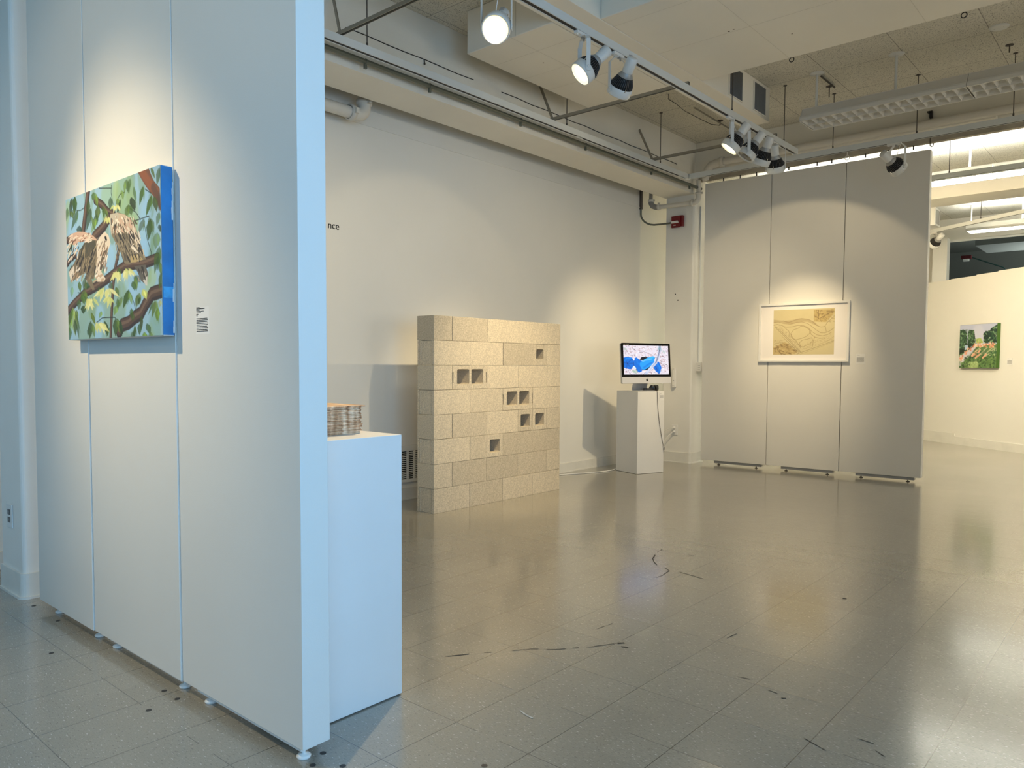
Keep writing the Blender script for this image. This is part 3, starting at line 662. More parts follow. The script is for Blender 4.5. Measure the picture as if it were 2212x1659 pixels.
# ================================================================ FRAMED DRAWING on the far panels
def framed_drawing():
    p = Paint(200, 152, [(490, 478), (1343, 437), (1330, 1095), (478, 1103)], (206, 192, 148)); rs = p.rs
    for k in range(60): p.stroke([(rs.uniform(480, 1340), rs.uniform(450, 1100)), (rs.uniform(480, 1340), rs.uniform(450, 1100))], 60, [(212, 198, 152), (198, 184, 140), (208, 194, 150)][k % 3], .12, 10)
    b1, b2, b3 = (148, 126, 88), (120, 98, 68), (174, 154, 114)
    p.poly([(490, 610), (640, 628), (760, 612), (850, 592), (960, 600), (1060, 640), (1120, 700), (1060, 680), (960, 636), (850, 640), (740, 672), (660, 660), (560, 640), (490, 650)], b3, .7, 3)
    river = [[(490, 650), (560, 644), (640, 665), (720, 672), (800, 650), (880, 640), (960, 660), (1020, 700), (1080, 750), (1140, 790), (1200, 792), (1260, 770), (1330, 720)],
             [(490, 690), (540, 676), (600, 690), (660, 715), (740, 710), (820, 690), (900, 690), (970, 720), (1030, 780), (1090, 820), (1170, 834), (1240, 815), (1290, 785)],
             [(620, 625), (700, 650), (800, 610), (880, 592), (980, 606), (1040, 640), (1090, 690), (1150, 710), (1210, 700)],
             [(735, 850), (740, 790), (770, 750), (830, 730), (870, 696), (930, 710), (990, 750), (990, 800), (940, 845), (880, 870), (800, 890), (750, 870), (735, 850)],
             [(860, 980), (850, 930), (890, 895), (960, 880), (1020, 860), (1035, 900), (990, 950), (930, 970), (900, 995), (860, 980)],
             [(1000, 760), (1010, 810), (1060, 850), (1040, 920), (1030, 980)], [(1060, 850), (1130, 870), (1200, 860)], [(800, 900), (830, 950), (870, 1010)],
             [(1200, 700), (1240, 640), (1330, 560)], [(1210, 710), (1222, 775)], [(720, 800), (760, 870), (790, 900)], [(640, 720), (700, 770), (720, 840)]]
    for r_ in river: p.stroke(r_, 6, b1, .85, 1.2)
    for k in range(90):
        x = rs.uniform(560, 860); y = 700+(x-560)*1.0+rs.uniform(-30, 40); p.stroke([(x, y), (x+rs.uniform(4, 22), y+rs.uniform(2, 20))], 5, b1, .35)
    for k in range(90):
        x = rs.uniform(880, 1300); y = 1040-(x-880)*.36+rs.uniform(-80, 6); p.stroke([(x, y), (x+rs.uniform(-12, 22), y+rs.uniform(-8, 8))], 6, b3, .5)
    p.poly([(500, 700), (545, 735), (885, 1062), (830, 1092), (480, 740)], (206, 192, 148), .8)
    for o_ in (0, 16, 40): p.stroke([(520-o_, 705+o_*.4), (700-o_, 880+o_*.4), (870-o_*.6, 1060+o_*.3)], 5, b2, .8)
    p.stroke([(810, 1095), (880, 1065), (1050, 1005), (1330, 900)], 5, b2, .8); p.stroke([(850, 1098), (1050, 1025), (1330, 915)], 4, b1, .6); p.stroke([(1100, 965), (1240, 905), (1330, 840)], 4, b1, .6)
    p.poly([(500, 730), (810, 1060), (800, 1095), (480, 1100), (486, 730)], (204, 190, 146))
    p.poly([(488, 1000), (640, 925), (700, 950), (740, 1000), (820, 1060), (780, 1090), (490, 1098)], (176, 148, 92), .7, 3)
    for k in range(70):
        x, y = rs.uniform(490, 800), rs.uniform(930, 1090)
        if y > 900+(x-640)*.9: p.stroke([(x, y), (x+rs.uniform(20, 60), y+rs.uniform(4, 24))], rs.uniform(4, 12), [b2, b1, (220, 200, 146), (104, 80, 50)][rs.randint(4)], .6, 1.5)
    p.stroke([(520, 1010), (560, 1000), (545, 1030), (600, 1095)], 12, b2, .8, 2); p.stroke([(500, 1020), (520, 1060)], 9, b2, .6, 2)
    for k in range(60): x, y = rs.uniform(490, 620), rs.uniform(890, 960); p.stroke([(x, y), (x+14, y+3)], 5, b1, .4)
    p.poly([(1050, 470), (1330, 455), (1325, 520), (1215, 640), (1050, 632)], (186, 162, 104), .9, 3)
    for k in range(110):
        x, y = rs.uniform(1050, 1320), rs.uniform(465, 632)
        if x+y*1.1 > 2020: continue
        p.stroke([(x, y), (x+rs.uniform(-6, 30), y+rs.uniform(-10, 16))], rs.uniform(4, 9), [b2, b1, (214, 192, 134), (128, 106, 66)][rs.randint(4)], .55, 1.4)
    p.stroke([(1110, 600), (1112, 470)], 8, b2, .8); p.stroke([(1112, 560), (1150, 470)], 5, b2, .8); p.stroke([(1108, 540), (1080, 475)], 5, b2, .8); p.stroke([(1140, 585), (1200, 550), (1270, 510)], 7, b2, .8); p.stroke([(1230, 490), (1325, 490)], 18, b2, .6, 3); p.stroke([(1060, 560), (1120, 590), (1160, 635)], 6, b2, .7)
    s0 = .675; s1 = s0+.948; z0, z1 = 1.212, 1.852
    X, Y = Vector((ux, uy, 0)), Vector((-uy, ux, 0)); Z = Vector((0, 0, 1))
    t = thing('framed_drawing', 'white framed tan river map drawing with wide white mat on the far display panels', 'framed picture', RP((s0+s1)/2, 0, z0))
    m = MB(); c = RP((s0+s1)/2, -.0175, (z0+z1)/2); hw, hh = (s1-s0)/2, (z1-z0)/2; fb = .011
    m.obox(c+Z*(hh-fb), X*hw, Y*.0170, Z*fb); m.obox(c-Z*(hh-fb), X*hw, Y*.0170, Z*fb)
    m.obox(c+X*(hw-fb), X*fb, Y*.0170, Z*(hh-2*fb)); m.obox(c-X*(hw-fb), X*fb, Y*.0170, Z*(hh-2*fb))
    m.obj('frame', M_WHITEM, t, bevel=.0015)
    MB().obox(c+Y*.008, X*(hw-2*fb-.0003), Y*.006, Z*(hh-2*fb-.0003)).obj('mat_board', mat('mat_board', (.84, .80, .76), .8), t)
    a0 = s0+.158; p.obj('drawing_sheet', M_ARTM, RP(a0, -.0164, z0+.079), X, .640, .490, t)
    return t
framed_drawing()
wall_label('wall_label', 'small pale label card on the far display panel right of the framed drawing', RP(1.690, -.0006, 1.19), (ux, uy, 0), .086, .105,
           [(.12, .05, .08, .4)]+[(.34+k*.07, .04, .08, .9) for k in range(8)])

# ================================================================ SLANTED WALL AND SMALL PAINTING in the far room
SO = Vector((-2.938, 13.618, 0)); SU = Vector((.771, -.637, 0)).normalized(); SN = Vector((SU.y, -SU.x, 0))   # SN points to the camera side
def SP(s, off, z): return SO+SU*s+SN*off+Vector((0, 0, z))
st = thing('freestanding_wall', 'slanted cream freestanding wall in the far room carrying the garden painting', 'wall', SP(1.2, -.05, 0))
P_ = [(-1.4, 0), (4.2, 0), (4.2, 2.512), (1.382, 2.512), (1.382, 2.503), (.99, 2.503), (.99, 2.492), (.49, 2.492), (.49, 2.487), (-1.4, 2.487)]
wb = MB(); n_ = len(P_); wb.add([SP(u, -.002, z) for u, z in P_]+[SP(u, -.12, z) for u, z in P_], [tuple(range(n_))[::-1], tuple(range(n_, 2*n_))]+[(i, (i+1) % n_, n_+(i+1) % n_, n_+i) for i in range(n_)])
wb.obj('wall_board', M_WALL, st)
bb = MB().obox(SP(-.36, .008, .0825), SU*1.045, SN*.0075, (0, 0, .0825)).obox(SP(2.44, .008, .06), SU*1.755, SN*.0075, (0, 0, .06)).obj('baseboard', M_BASE, st)
def garden_painting():
    p = Paint(110, 120, [(272, 155), (1400, 100), (1385, 1415), (262, 1395)], (190, 198, 218)); rs = p.rs
    p.poly([(262, 130), (1420, 80), (1420, 700), (262, 900)], (186, 192, 216)); p.stroke([(820, 300), (860, 520)], 300, (206, 208, 224), .6, 8)
    p.poly([(262, 900), (800, 760), (1400, 700), (1400, 1420), (262, 1400)], (96, 130, 80))
    def blob(n, xr, yr, cols, r0, r1, ok=lambda x, y: True):
        for _ in range(n):
            x, y = rs.uniform(*xr), rs.uniform(*yr)
            if ok(x, y): p.stroke([(x, y), (x+rs.uniform(-18, 18), y+rs.uniform(-22, 22))], rs.uniform(r0, r1), cols[rs.randint(len(cols))], .85, 1.3)
    tree = [(34, 62, 44), (46, 82, 56), (28, 50, 40), (84, 122, 84), (130, 166, 124), (56, 92, 62)]
    p.poly([(266, 290), (340, 300), (420, 290), (480, 380), (500, 560), (480, 900), (262, 1020)], (44, 76, 52)); p.poly([(520, 340), (600, 300), (700, 300), (720, 420), (750, 600), (740, 700), (500, 860)], (42, 72, 52))
    p.poly([(970, 430), (1050, 330), (1160, 350), (1200, 260), (1320, 190), (1400, 140), (1400, 680), (1010, 660), (1000, 540)], (34, 66, 56))
    blob(150, (266, 490), (290, 900), tree, 20, 44); blob(130, (520, 740), (310, 720), tree, 20, 44, lambda x, y: x < 690+(y-300)*.12)
    blob(150, (980, 1395), (200, 680), tree+[(20, 44, 48), (186, 206, 176)], 20, 46, lambda x, y: y > 430-(x-980)*.62)
    blob(60, (520, 800), (700, 860), [(26, 48, 36), (34, 62, 44)], 30, 50, lambda x, y: y < 900-(x-500)*.5); blob(40, (266, 480), (860, 960), [(26, 44, 34), (40, 52, 36)], 30, 50)
    p.poly([(760, 560), (870, 540), (960, 620), (980, 680), (760, 680)], (172, 192, 112)); blob(30, (770, 960), (560, 670), [(190, 206, 130), (140, 168, 90)], 20, 40)
    p.poly([(425, 740), (520, 740), (540, 830), (435, 890)], (176, 196, 220))
    p.poly([(262, 1080), (480, 930), (680, 800), (760, 690), (840, 700), (700, 900), (560, 1060), (420, 1200), (290, 1300), (262, 1300)], (208, 204, 210)); p.stroke([(420, 1170), (560, 1040), (690, 900)], 40, (176, 178, 196), .7, 3)
    def flowers(n, xr, yr, ok): blob(n, xr, yr, [(232, 168, 132), (222, 142, 108), (238, 200, 166), (238, 214, 188), (206, 118, 88)], 26, 48, ok)
    flowers(16, (270, 390), (1030, 1190), lambda x, y: True); flowers(60, (420, 860), (690, 1000), lambda x, y: abs(y-(1250-x*.68)) < 60); flowers(40, (860, 1330), (690, 800), lambda x, y: True)
    flowers(14, (660, 800), (900, 1050), lambda x, y: True)
    blob(110, (600, 1395), (820, 1080), [(150, 176, 120), (188, 204, 156), (70, 112, 70), (50, 92, 60)], 20, 46, lambda x, y: y > 1150-(x-600)*.45)
    blob(200, (430, 1395), (1060, 1400), [(52, 86, 44), (76, 116, 60), (38, 66, 44), (118, 150, 88), (96, 128, 66)], 24, 60)
    for k in range(26): x, y = rs.uniform(640, 1300), rs.uniform(860, 1150); p.stroke([(x, y), (x+110, y-90)], 24, [(60, 104, 66), (208, 206, 170), (44, 84, 60)][k % 3], .7, 1.5)
    for a, b in (((760, 1110), (890, 1010)), ((980, 1110), (1080, 1010)), ((840, 960), (890, 880)), ((650, 1050), (720, 980))): p.stroke([a, b], 44, (236, 196, 170)); p.stroke([a, b], 18, (228, 140, 104))
    p.poly([(560, 1400), (640, 1240), (800, 1200), (860, 1290), (820, 1415)], (170, 192, 130), .9, 4); blob(34, (560, 840), (1230, 1400), [(182, 204, 146), (150, 176, 110)], 20, 44); blob(30, (270, 560), (1240, 1390), [(40, 64, 40), (120, 150, 92)], 24, 48)
    p.poly([(262, 1270), (320, 1270), (330, 1330), (262, 1340)], (170, 176, 180))
    s0, s1, z0, z1 = .772, 1.462, 1.150, 1.782
    t = thing('garden_painting', 'small unframed painting of orange flowers, trees and lawn with dark green side edge', 'painting', SP((s0+s1)/2, 0, z0))
    MB().obox(SP((s0+s1)/2, .026, (z0+z1)/2), SU*((s1-s0)/2-.001), SN*.0255, (0, 0, (z1-z0)/2)).obj('stretched_canvas', mat('olive_underside', (.16, .15, .07), .6), t, bevel=.004)
    p.obj('painted_front', M_ART, SP(s0+.002, .0525, z0+.003), SU, s1-s0-.004, z1-z0-.006, t)
    MB().obox(SP(s1, .026, (z0+z1)/2), SU*.0008, SN*.025, (0, 0, (z1-z0)/2-.002)).obj('painted_edge', M_GREEN, t)
garden_painting()
wall_label('wall_label', 'tiny pale label card on the slanted far wall right of the garden painting', SP(1.592, .0006, 1.19), SU, .09, .10, [(.12, .05, .08, .4)]+[(.34+k*.07, .04, .08, .9) for k in range(8)])

# ================================================================ LIGHTING TRACKS
def track(name, label, a, b, z0=3.185, rods=(), endcap=True, slots=None):
    a, b = Vector((a[0], a[1], z0)), Vector((b[0], b[1], z0)); d = (b-a).normalized(); n = Vector((-d.y, d.x, 0)); Z = Vector((0, 0, 1))
    t = thing(name, label, 'lighting track', (a+b)/2)
    c = (a+b)/2; h = (b-a).length/2
    m = MB(); m.obox(c+Z*.034, d*h, n*.02, Z*.016)
    for s in (-1, 1): m.obox(c+Z*.009+n*.0165*s, d*h, n*.0035, Z*.009)
    m.obj('rail', M_TRACK, t)
    s = MB()
    for u0, u1 in (slots or [(0.03, 2*h-.03)]): s.obox(a+d*(u0+u1)/2+Z*.0085, d*(u1-u0)/2, n*.0128, Z*.0065)
    s.obj('slot', M_BLACK, t)
    if endcap:
        for e_ in (a-d*.004, b+d*.004): MB().obox(e_+Z*.025, d*.004, n*.021, Z*.026).obj('end_cap', M_WHITE, t)
    for u in rods:
        p = a+d*u
        r = MB().tube([p+Z*.0505, (p.x, p.y, CE-.006)], .0038, 8).lathe((p.x, p.y, CE-.0065), (0, 0, 1), [(0, .004), (.002, .018), (.006, .018)], 14).tube([p+Z*.0505, p+Z*.075], .007, 8)
        r.obj('hanger_rod', M_ROD, t)
    return t
TX = -2.76
track('lighting_track', 'long grey track overhead carrying most of the spotlights, ending near the far panels', (TX, -1.5), (TX, 7.43), rods=(4.25+.35, 6.6+.92, 8.655-.02))
track('lighting_track', 'pale track running below the left ceiling beam', (-4.0, -1.5), (-4.0, 7.60), rods=(4.74, 6.94, 8.56), slots=[(0.03, 7.1), (7.2, 8.95)], endcap=False)
track('lighting_track', 'pale track running along the far side in front of the display panels', (-3.97, 7.65), (4.2, 7.65), rods=(1.48, 2.195, 2.912, 3.63), slots=[(.18, 1.95), (2.18, 8.0)], endcap=False)
MB().box(-4.02, -3.98, 7.601, 7.671, 3.184, 3.236).box(-4.025, -3.972, 7.655, 7.661, 3.182, 3.238).obj('corner_joiner', M_WHITE, bpy.data.objects['lighting_track.001'])
track('lighting_track', 'white track in the far room hanging in front of the bright fluorescent light', (-4.5, 9.42), (4.2, 9.42), rods=(2.64, 4.4))
track('lighting_track', 'slanted white track over the slanted freestanding wall', (-3.3, 13.28), (-.45, 11.22), z0=3.15, rods=(1.55,))
# galvanised struts between the tracks, each with a diagonal brace up to the beam
for y, lb in ((3.02, 'nearest of the three galvanised strut bars between the overhead tracks'), (5.24, 'middle one of the three galvanised strut bars between the overhead tracks'), (6.91, 'farthest of the three galvanised strut bars between the overhead tracks')):
    t = thing('strut_bar', lb, 'strut', (-3.4, y, 3.24), 'galvanised struts between the overhead tracks')
    m = MB(); m.box(-4.02, -2.74, y-.0125, y-.0095, 3.2365, 3.260); m.box(-4.02, -2.74, y+.0095, y+.0125, 3.2365, 3.260); m.box(-4.02, -2.74, y-.0095, y+.0095, 3.2575, 3.260)
    m.obj('bar', M_STRUT, t)
    a, b = Vector((-4.01, y+.013, 3.248)), Vector((-4.236, y+.12, 3.62)); d = (b-a).normalized(); n = d.cross(Vector((0, 1, 0))).normalized()
    MB().obox((a+b)/2, d*(b-a).length/2, n*.011, d.cross(n)*.0035).obj('diagonal_brace', M_STRUT, t)

# ================================================================ TRACK SPOTLIGHTS
LAMPS_GROUP = 'round white track spotlights'
def spotlight(label, mx, my, d, mode, ztrack=3.185, along=(0, 1, 0), beam=None, drop=.22, cable_side=1):
    # mode: on, off, away   (mx, my): where the yoke hangs from the track
    d = Vector(d).normalized(); Z = Vector((0, 0, 1)); P = Vector((mx, my, ztrack-drop)); A = Vector(along).normalized()
    t = thing('track_spotlight', label, 'spotlight', P, LAMPS_GROUP)
    F = P+d*.035; side = d.cross(Z)
    side = side.normalized() if side.length > .05 else Vector((1, 0, 0))
    # housing ring
    MB().lathe(F, -d, [(.012, .066), (.002, .071), (0, .0765), (.008, .0785), (.052, .0785), (.056, .074)], 40).obj('housing_ring', M_WHITE, t)
    hs = MB().lathe(F, -d, [(.054, .0735), (.075, .070), (.100, .060), (.122, .048)], 40, smooth=True)
    hs.disc(F-d*.121, -d, .047)
    hsn = hs.obj('heat_sink', mat('matte_black', (.010, .010, .010), .65, spec=.25), t)
    rb = MB(); up = side.cross(d).normalized()
    for k in range(34):
        a = 2*math.pi*k/34; rr = side*math.cos(a)+up*math.sin(a); tg = d.cross(rr)
        for (t0, r0), (t1, r1) in zip([(.058, .0735), (.078, .0705)], [(.078, .0705), (.118, .051)]):
            p0, p1 = F-d*t0+rr*r0, F-d*t1+rr*r1; dd = (p1-p0)
            rb.obox((p0+p1)/2, dd/2, tg*.0009, dd.cross(tg).normalized()*.0022)
    rb.obj('cooling_fin', mat('dark_fin', (.09, .09, .09), .35), hsn)
    for a in (.4, 2.5, 4.6):
        rr = side*math.cos(a)+up*math.sin(a); MB().obox(F-d*.062+rr*.0765, d*.014, d.cross(rr)*.003, rr*.0022).obj('retaining_clip', M_CHROME, t)
    MB().lathe(F, -d, [(.120, .049), (.124, .051), (.146, .037), (.150, .036)], 32).obj('collar', M_GREY, t)
    nk = MB().lathe(F, -d, [(.148, .0335), (.152, .0355), (.240, .0355), (.243, .033), (.243, .0)], 32).obj('lamp_socket', M_WHITE, t)
    MB().obox(F-d*.222+up*.0345, d*.024, side*.012, up*.0035).obj('socket_notch', M_GREY, nk)
    # lens
    if mode == 'on':
        MB().disc(F-d*.010, d, .050).lathe(F-d*.0095, d, [(0, .050), (.002, .046)], 32).obj('lens', M_LENS_ON, t)
        ri = MB().lathe(F-d*.010, d, [(0, .0505), (.004, .058), (.006, .066), (.009, .069)], 40).obj('glowing_reflector', M_LENS_RIM, t)
    elif mode == 'away':
        MB().disc(F-d*.010, d, .066).obj('lens', M_LENS_ON, t)
    else:
        MB().disc(F-d*.010, d, .066).lathe(F-d*.0098, d, [(0, .030), (.003, .028), (.003, 0.0)], 24).obj('lens', M_LENS_OFF, t)
    # yoke: two flat arms from the ring sides up to the adapter
    yk = MB(); top = ztrack-.020
    for s in (-1, 1):
        p = P+side*.083*s; q = Vector((p.x, p.y, top-.035)); r_ = Vector((mx, my, top))+side*.045*s
        w_ = A if abs(side.dot(A)) < .8 else side.cross(Z)
        w_ = Z.cross(side).normalized()
        yk.obox((p+q)/2-Z*.012, (0, 0, (q.z-p.z)/2+.012), w_*.013, side*.0018)
        yk.obox((q+r_)/2, (r_-q)/2*1.03, w_*.013, (r_-q).cross(w_).normalized()*.0018)
        yk.lathe(p-side*.004*s, side*s, [(0, .009), (.008, .009), (.008, 0)], 12)
    yk.obox(Vector((mx, my, top+.001)), side*.048, Z.cross(side).normalized()*.013, Z*.0018)
    yk.obj('yoke', M_WHITE, t)
    ad = MB().obox(Vector((mx, my, ztrack-.009))-A*.03, A*.058, Z.cross(A)*.0135, Z*.0085)
    for k in (-.07, -.035, .012): ad.lathe(Vector((mx, my, ztrack-.0175))+A*k, -Z, [(0, .0055), (.004, .0055), (.004, 0)], 10)
    ad.obj('track_adapter', M_WHITEM, t)
    MB().obox(Vector((mx, my, ztrack-.0225))-A*.012, A*.009, Z.cross(A)*.009, Z*.005).tube([Vector((mx, my, ztrack-.026)), Vector((mx, my, ztrack-.04))], .005, 8).obj('swivel_screw', M_GREY, t)
    S = F-d*.238+up*.01
    c0 = Vector((mx, my, ztrack-.022))+A*.02*cable_side; c1 = S+(-d)*.004
    pts = []
    for k in range(13):
        u = k/12; p = c0.lerp(c1, u); p = p-Z*.085*math.sin(math.pi*u)+side*.03*math.sin(math.pi*u)*cable_side; pts.append(p)
    MB().tube(pts, .0028, 6).obj('cord', M_WHITEM, t)
    for (pw, deg, bl, dd) in (beam or []):
        lamp_light(F+d*.012, dd or d, pw, deg, bl, .022, WARM, t)
    return t
BEAMS = True
spotlight('lit track spotlight nearest the camera, glowing round face turned to the viewer', TX, 3.115, (.343, -.673, -.655), 'on', beam=[(75, 80, 1, None), (75, 34, 1, (.24, -.56, -.80)), (15, 110, 1, (-.4, 0, -1)), (20, 165, 1, None)])
spotlight('lit track spotlight seen from the side, second along the long overhead track', TX, 3.925, (-.439, -.599, -.669), 'on', beam=[(12, 60, 1, (-.72, -.45, -.50)), (16, 100, 1, (-.1, -.1, -1)), (5, 165, 1, None)])
spotlight('track spotlight turned away from the viewer, third along the long overhead track', TX, 4.335, (-.628, .27, -.73), 'away', beam=[(170, 50, 1, (-.58, .20, -.79)), (13, 76, .22, (-.76, .06, -.64)), (16, 100, 1, (-.1, -.1, -1)), (5, 165, 1, None)])
spotlight('lit track spotlight, first of the four clustered at the end of the long track', TX, 6.02, (-.532, -.299, -.792), 'on', beam=[(70, 66, 1, (-.50, -.32, -.80)), (22, 110, 1, (-.2, -.1, -1)), (24, 165, 1, None)])
spotlight('unlit track spotlight with dark glass face, second of the four clustered lamps', TX, 6.33, (-.498, -.331, -.801), 'off')
spotlight('track spotlight facing down and away, third of the four clustered lamps', TX, 6.63, (-.462, .202, -.864), 'away', beam=[(125, 60, 1, (-.68, .24, -.70)), (34, 90, 1, (-.50, .55, -.66))])
spotlight('track spotlight hanging neck up, last of the four clustered lamps by the track end', TX, 6.95, (-.132, .497, -.857), 'away', beam=[(132, 46, 1, (-.12, .66, -.75)), (10, 150, 1, (-.6, 0, -1)), (16, 94, .15, (-.14, .70, -.70))])
spotlight('track spotlight in front of the far display panels, facing the open gallery beyond', -1.925, 7.65, (.406, .75, -.522), 'off', along=(1, 0, 0))
spotlight('small pale track spotlight in the far room hanging over the slanted wall', -2.70, 12.847, (-.45, .45, -.35), 'off', ztrack=3.15, along=(.81, -.585, 0), drop=.16)
# spotlights outside the picture: one lights the bird painting, one the near left wall, two the slanted far wall; the front room one is added warm fill
spotlight('track spotlight over the front of the left display panels, out of view', -3.45, -.2, (.26, .64, -.72), 'away', beam=[(54, 50, 1, (.24, .70, -.68)), (112, 56, 1, (.26, .58, -.78)), (22, 150, 1, (.2, .45, -.9))])
spotlight('track spotlight above the white pedestal with newspapers, out of view', TX, 2.45, (-.75, .3, -.58), 'away', beam=[(45, 85, 1, None)])
spotlight('track spotlight over the front room, out of view', -1.3, -1.2, (-.3, .75, -.6), 'away', beam=[(15, 110, 1, None)])  # unseen lamp added to warm the front of the left panels
lampf = thing('track_spotlight', 'track spotlight in the far room behind the display panels, out of view', 'spotlight', (-3.4, 9.42, 3.1), LAMPS_GROUP)
MB().lathe((-3.4, 9.42, 3.02), Vector((.2, .85, -.45)), [(-.2, .036), (-.12, .036), (-.1, .06), (-.05, .078), (0, .078), (-.01, .066), (-.01, 0)], 24).tube([(-3.4, 9.42, 3.05), (-3.4, 9.42, 3.186)], .01, 8).obj('housing_ring', M_WHITE, lampf)
lamp_light((-3.38, 9.5, 2.98), (.33, .78, -.38), 260, 100, 1, .06, WARM, lampf)
lamp2 = thing('track_spotlight', 'second track spotlight in the far room, right of the view', 'spotlight', (-.35, 9.42, 3.1), LAMPS_GROUP)
MB().lathe((-.35, 9.42, 3.02), Vector((.1, .85, -.45)), [(-.2, .036), (-.12, .036), (-.1, .06), (-.05, .078), (0, .078), (-.01, .066), (-.01, 0)], 24).tube([(-.35, 9.42, 3.05), (-.35, 9.42, 3.186)], .01, 8).obj('housing_ring', M_WHITE, lamp2)
lamp_light((-.35, 9.5, 2.98), (-.22, .78, -.38), 190, 100, 1, .06, WARM, lamp2)

# ================================================================ FLUORESCENT LIGHTS
def fluorescent(label, x0, mods, y0, on, stems, sx=1.262):
    L_ = sx*mods; t = thing('fluorescent_light', label, 'ceiling light', (x0+L_/2, y0+.175, 3.43), 'suspended louvred fluorescent lights')
    y = lambda v: y0+v
    prof = [(.0, 3.310), (.002, 3.338), (.010, 3.342), (.012, 3.352), (.028, 3.360), (.075, 3.428), (.075, 3.433)]
    inn = [(.083, 3.433), (.083, 3.424), (.036, 3.356), (.020, 3.346), (.012, 3.310)]
    for k in range(mods):
        xa, xb = x0+k*sx+.0015, x0+(k+1)*sx-.0015; m = MB()
        m.prism([(y(a), b) for a, b in prof+inn], 0, xa, xb)
        m.prism([(y(.35-a), b) for a, b in (prof+inn)][::-1], 0, xa, xb)
        if not on: m.box(xa, xb, y(.083), y(.267), 3.424, 3.433)
        m.obj('housing', M_LOUV, t)
        lv = MB(); n = 15
        for j in range(n+1):
            xc = xa+.006+(xb-xa-.012)*j/n
            wl_, wr_ = (0 if j == 0 else 1), (0 if j == n else 1)
            lv.prism([(xc-(.030 if not on else .006)*wl_, 3.346), (xc+(.030 if not on else .006)*wr_, 3.346), (xc+.010*wr_, 3.330), (xc+.0035*wr_, 3.318), (xc+.0012, 3.3115), (xc-.0012, 3.3115), (xc-.0035*wl_, 3.318), (xc-.010*wl_, 3.330)], 1, y(.013), y(.337))
        k_ = .045 if not on else .006
        lv.prism([(y(.175-k_), 3.347), (y(.175+k_), 3.347), (y(.189), 3.331), (y(.180), 3.318), (y(.1785), 3.3095), (y(.1715), 3.3095), (y(.170), 3.318), (y(.161), 3.331)], 0, xa+.004, xb-.004)
        if not on:
            lv.prism([(y(.016), 3.347), (y(.060), 3.347), (y(.030), 3.331), (y(.019), 3.315), (y(.016), 3.3105)], 0, xa+.004, xb-.004)
            lv.prism([(y(.334), 3.347), (y(.290), 3.347), (y(.320), 3.331), (y(.331), 3.315), (y(.334), 3.3105)][::-1], 0, xa+.004, xb-.004)
        lv.box(xa, xb, y(.0125), y(.016), 3.311, 3.338).box(xa, xb, y(.334), y(.3375), 3.311, 3.338)
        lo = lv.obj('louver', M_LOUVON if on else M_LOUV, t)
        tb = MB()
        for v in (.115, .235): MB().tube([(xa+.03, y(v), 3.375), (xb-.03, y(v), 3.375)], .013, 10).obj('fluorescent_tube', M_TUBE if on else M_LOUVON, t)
        if on:
            MB().box(xa+.03, xb-.03, y(.10), y(.25), 3.345, 3.350).obj('diffuser', M_TUBE, t)
            MB().box(xa+.03, xb-.03, y(.10), y(.25), 3.420, 3.428).obj('uplight_diffuser', M_TUBEU, t)
    q = [(y(a), b) for a, b in prof]+[(y(.35-a), b) for a, b in prof[::-1]]
    MB().prism(q, 0, x0-.006, x0).obj('end_cap', M_LOUV, t); MB().prism(q, 0, x0+L_, x0+L_+.006).obj('end_cap', M_LOUV, t)
    for s in stems:
        MB().tube([(s, y(.175), 3.434), (s, y(.175), CE-.012)], .011, 10).lathe((s, y(.175), CE), (0, 0, -1), [(0, .062), (.004, .06), (.010, .02), (.012, .012)], 24).obj('stem', M_WHITE, t)
    return t
fluorescent('unlit louvred fluorescent light hanging in front of the far display panels', -2.52, 3, 6.86, False, (-2.44, -1.80, 0.0, 1.1))
fluorescent('lit fluorescent light in the far room, nearer one, just past the far panels', -4.1, 5, 10.06, True, (-3.2, -1.815, 0.0, 1.5))
fluorescent('lit fluorescent light farther back in the far room, its left end visible', -2.52, 4, 14.05, True, (-2.48, -1.80, 0.4))
# black ceiling studs, disc plate, small brackets
t = tag(MB().lathe((-1.079, 6.99, CE-.008), (0, 0, 1), [(0, 0), (0, .048), (.002, .066), (.008, .068)], 28).obj('ceiling_disc', M_WHITE), 'flat white round cover plate on the speckled ceiling', 'cover plate')
MB().disc((-1.11, 6.99, CE-.0082), (0, 0, -1), .004, 8).disc((-1.05, 6.99, CE-.0082), (0, 0, -1), .004, 8).obj('screw', M_ROD, t)
def stud(x, y, lb, l=.05):
    tag(MB().lathe((x, y, CE-.004), (0, 0, 1), [(0, 0), (0, .03), (.004, .03)], 14).tube([(x, y, CE-.004), (x, y, CE-l)], .005, 8).obj('ceiling_anchor', M_ROD), lb, 'anchor', 'dark anchors on the ceiling')
stud(-2.46, 7.42, 'dark anchor under the ceiling above the unlit fluorescent light', .10)
stud(-1.07, 7.43, 'dark anchor under the ceiling near the flat white cover plate', .06)
t = tag(MB().box(-1.815, -1.788, 8.268, 8.2995, 3.53, 3.595).box(-1.83, -1.79, 8.255, 8.2995, 3.578, 3.592).obj('beam_clamp', M_BLKP), 'small black clamp on the face of the cross beam above the far track', 'clamp')
for x, y, lb in ((-2.195, 5.79, 'small black ring hook behind the soffit edge beside the duct grilles'), (-1.09, 5.80, 'small black ring hook behind the soffit edge near the flat cover plate')):
    tag(MB().tube([(x+.017*math.cos(a*math.pi/7), y, 3.44+.017*math.sin(a*math.pi/7)) for a in range(15)], .0035, 6).tube([(x, y, 3.457), (x, y, CE-.002)], .003, 6).obj('ring_hook', M_BLKP), lb, 'hook')
ca = thing('ceiling_conduit', 'thin straight conduit along the speckled ceiling with a loop of dark wire', 'conduit', (-3.65, 7.5, 3.72))
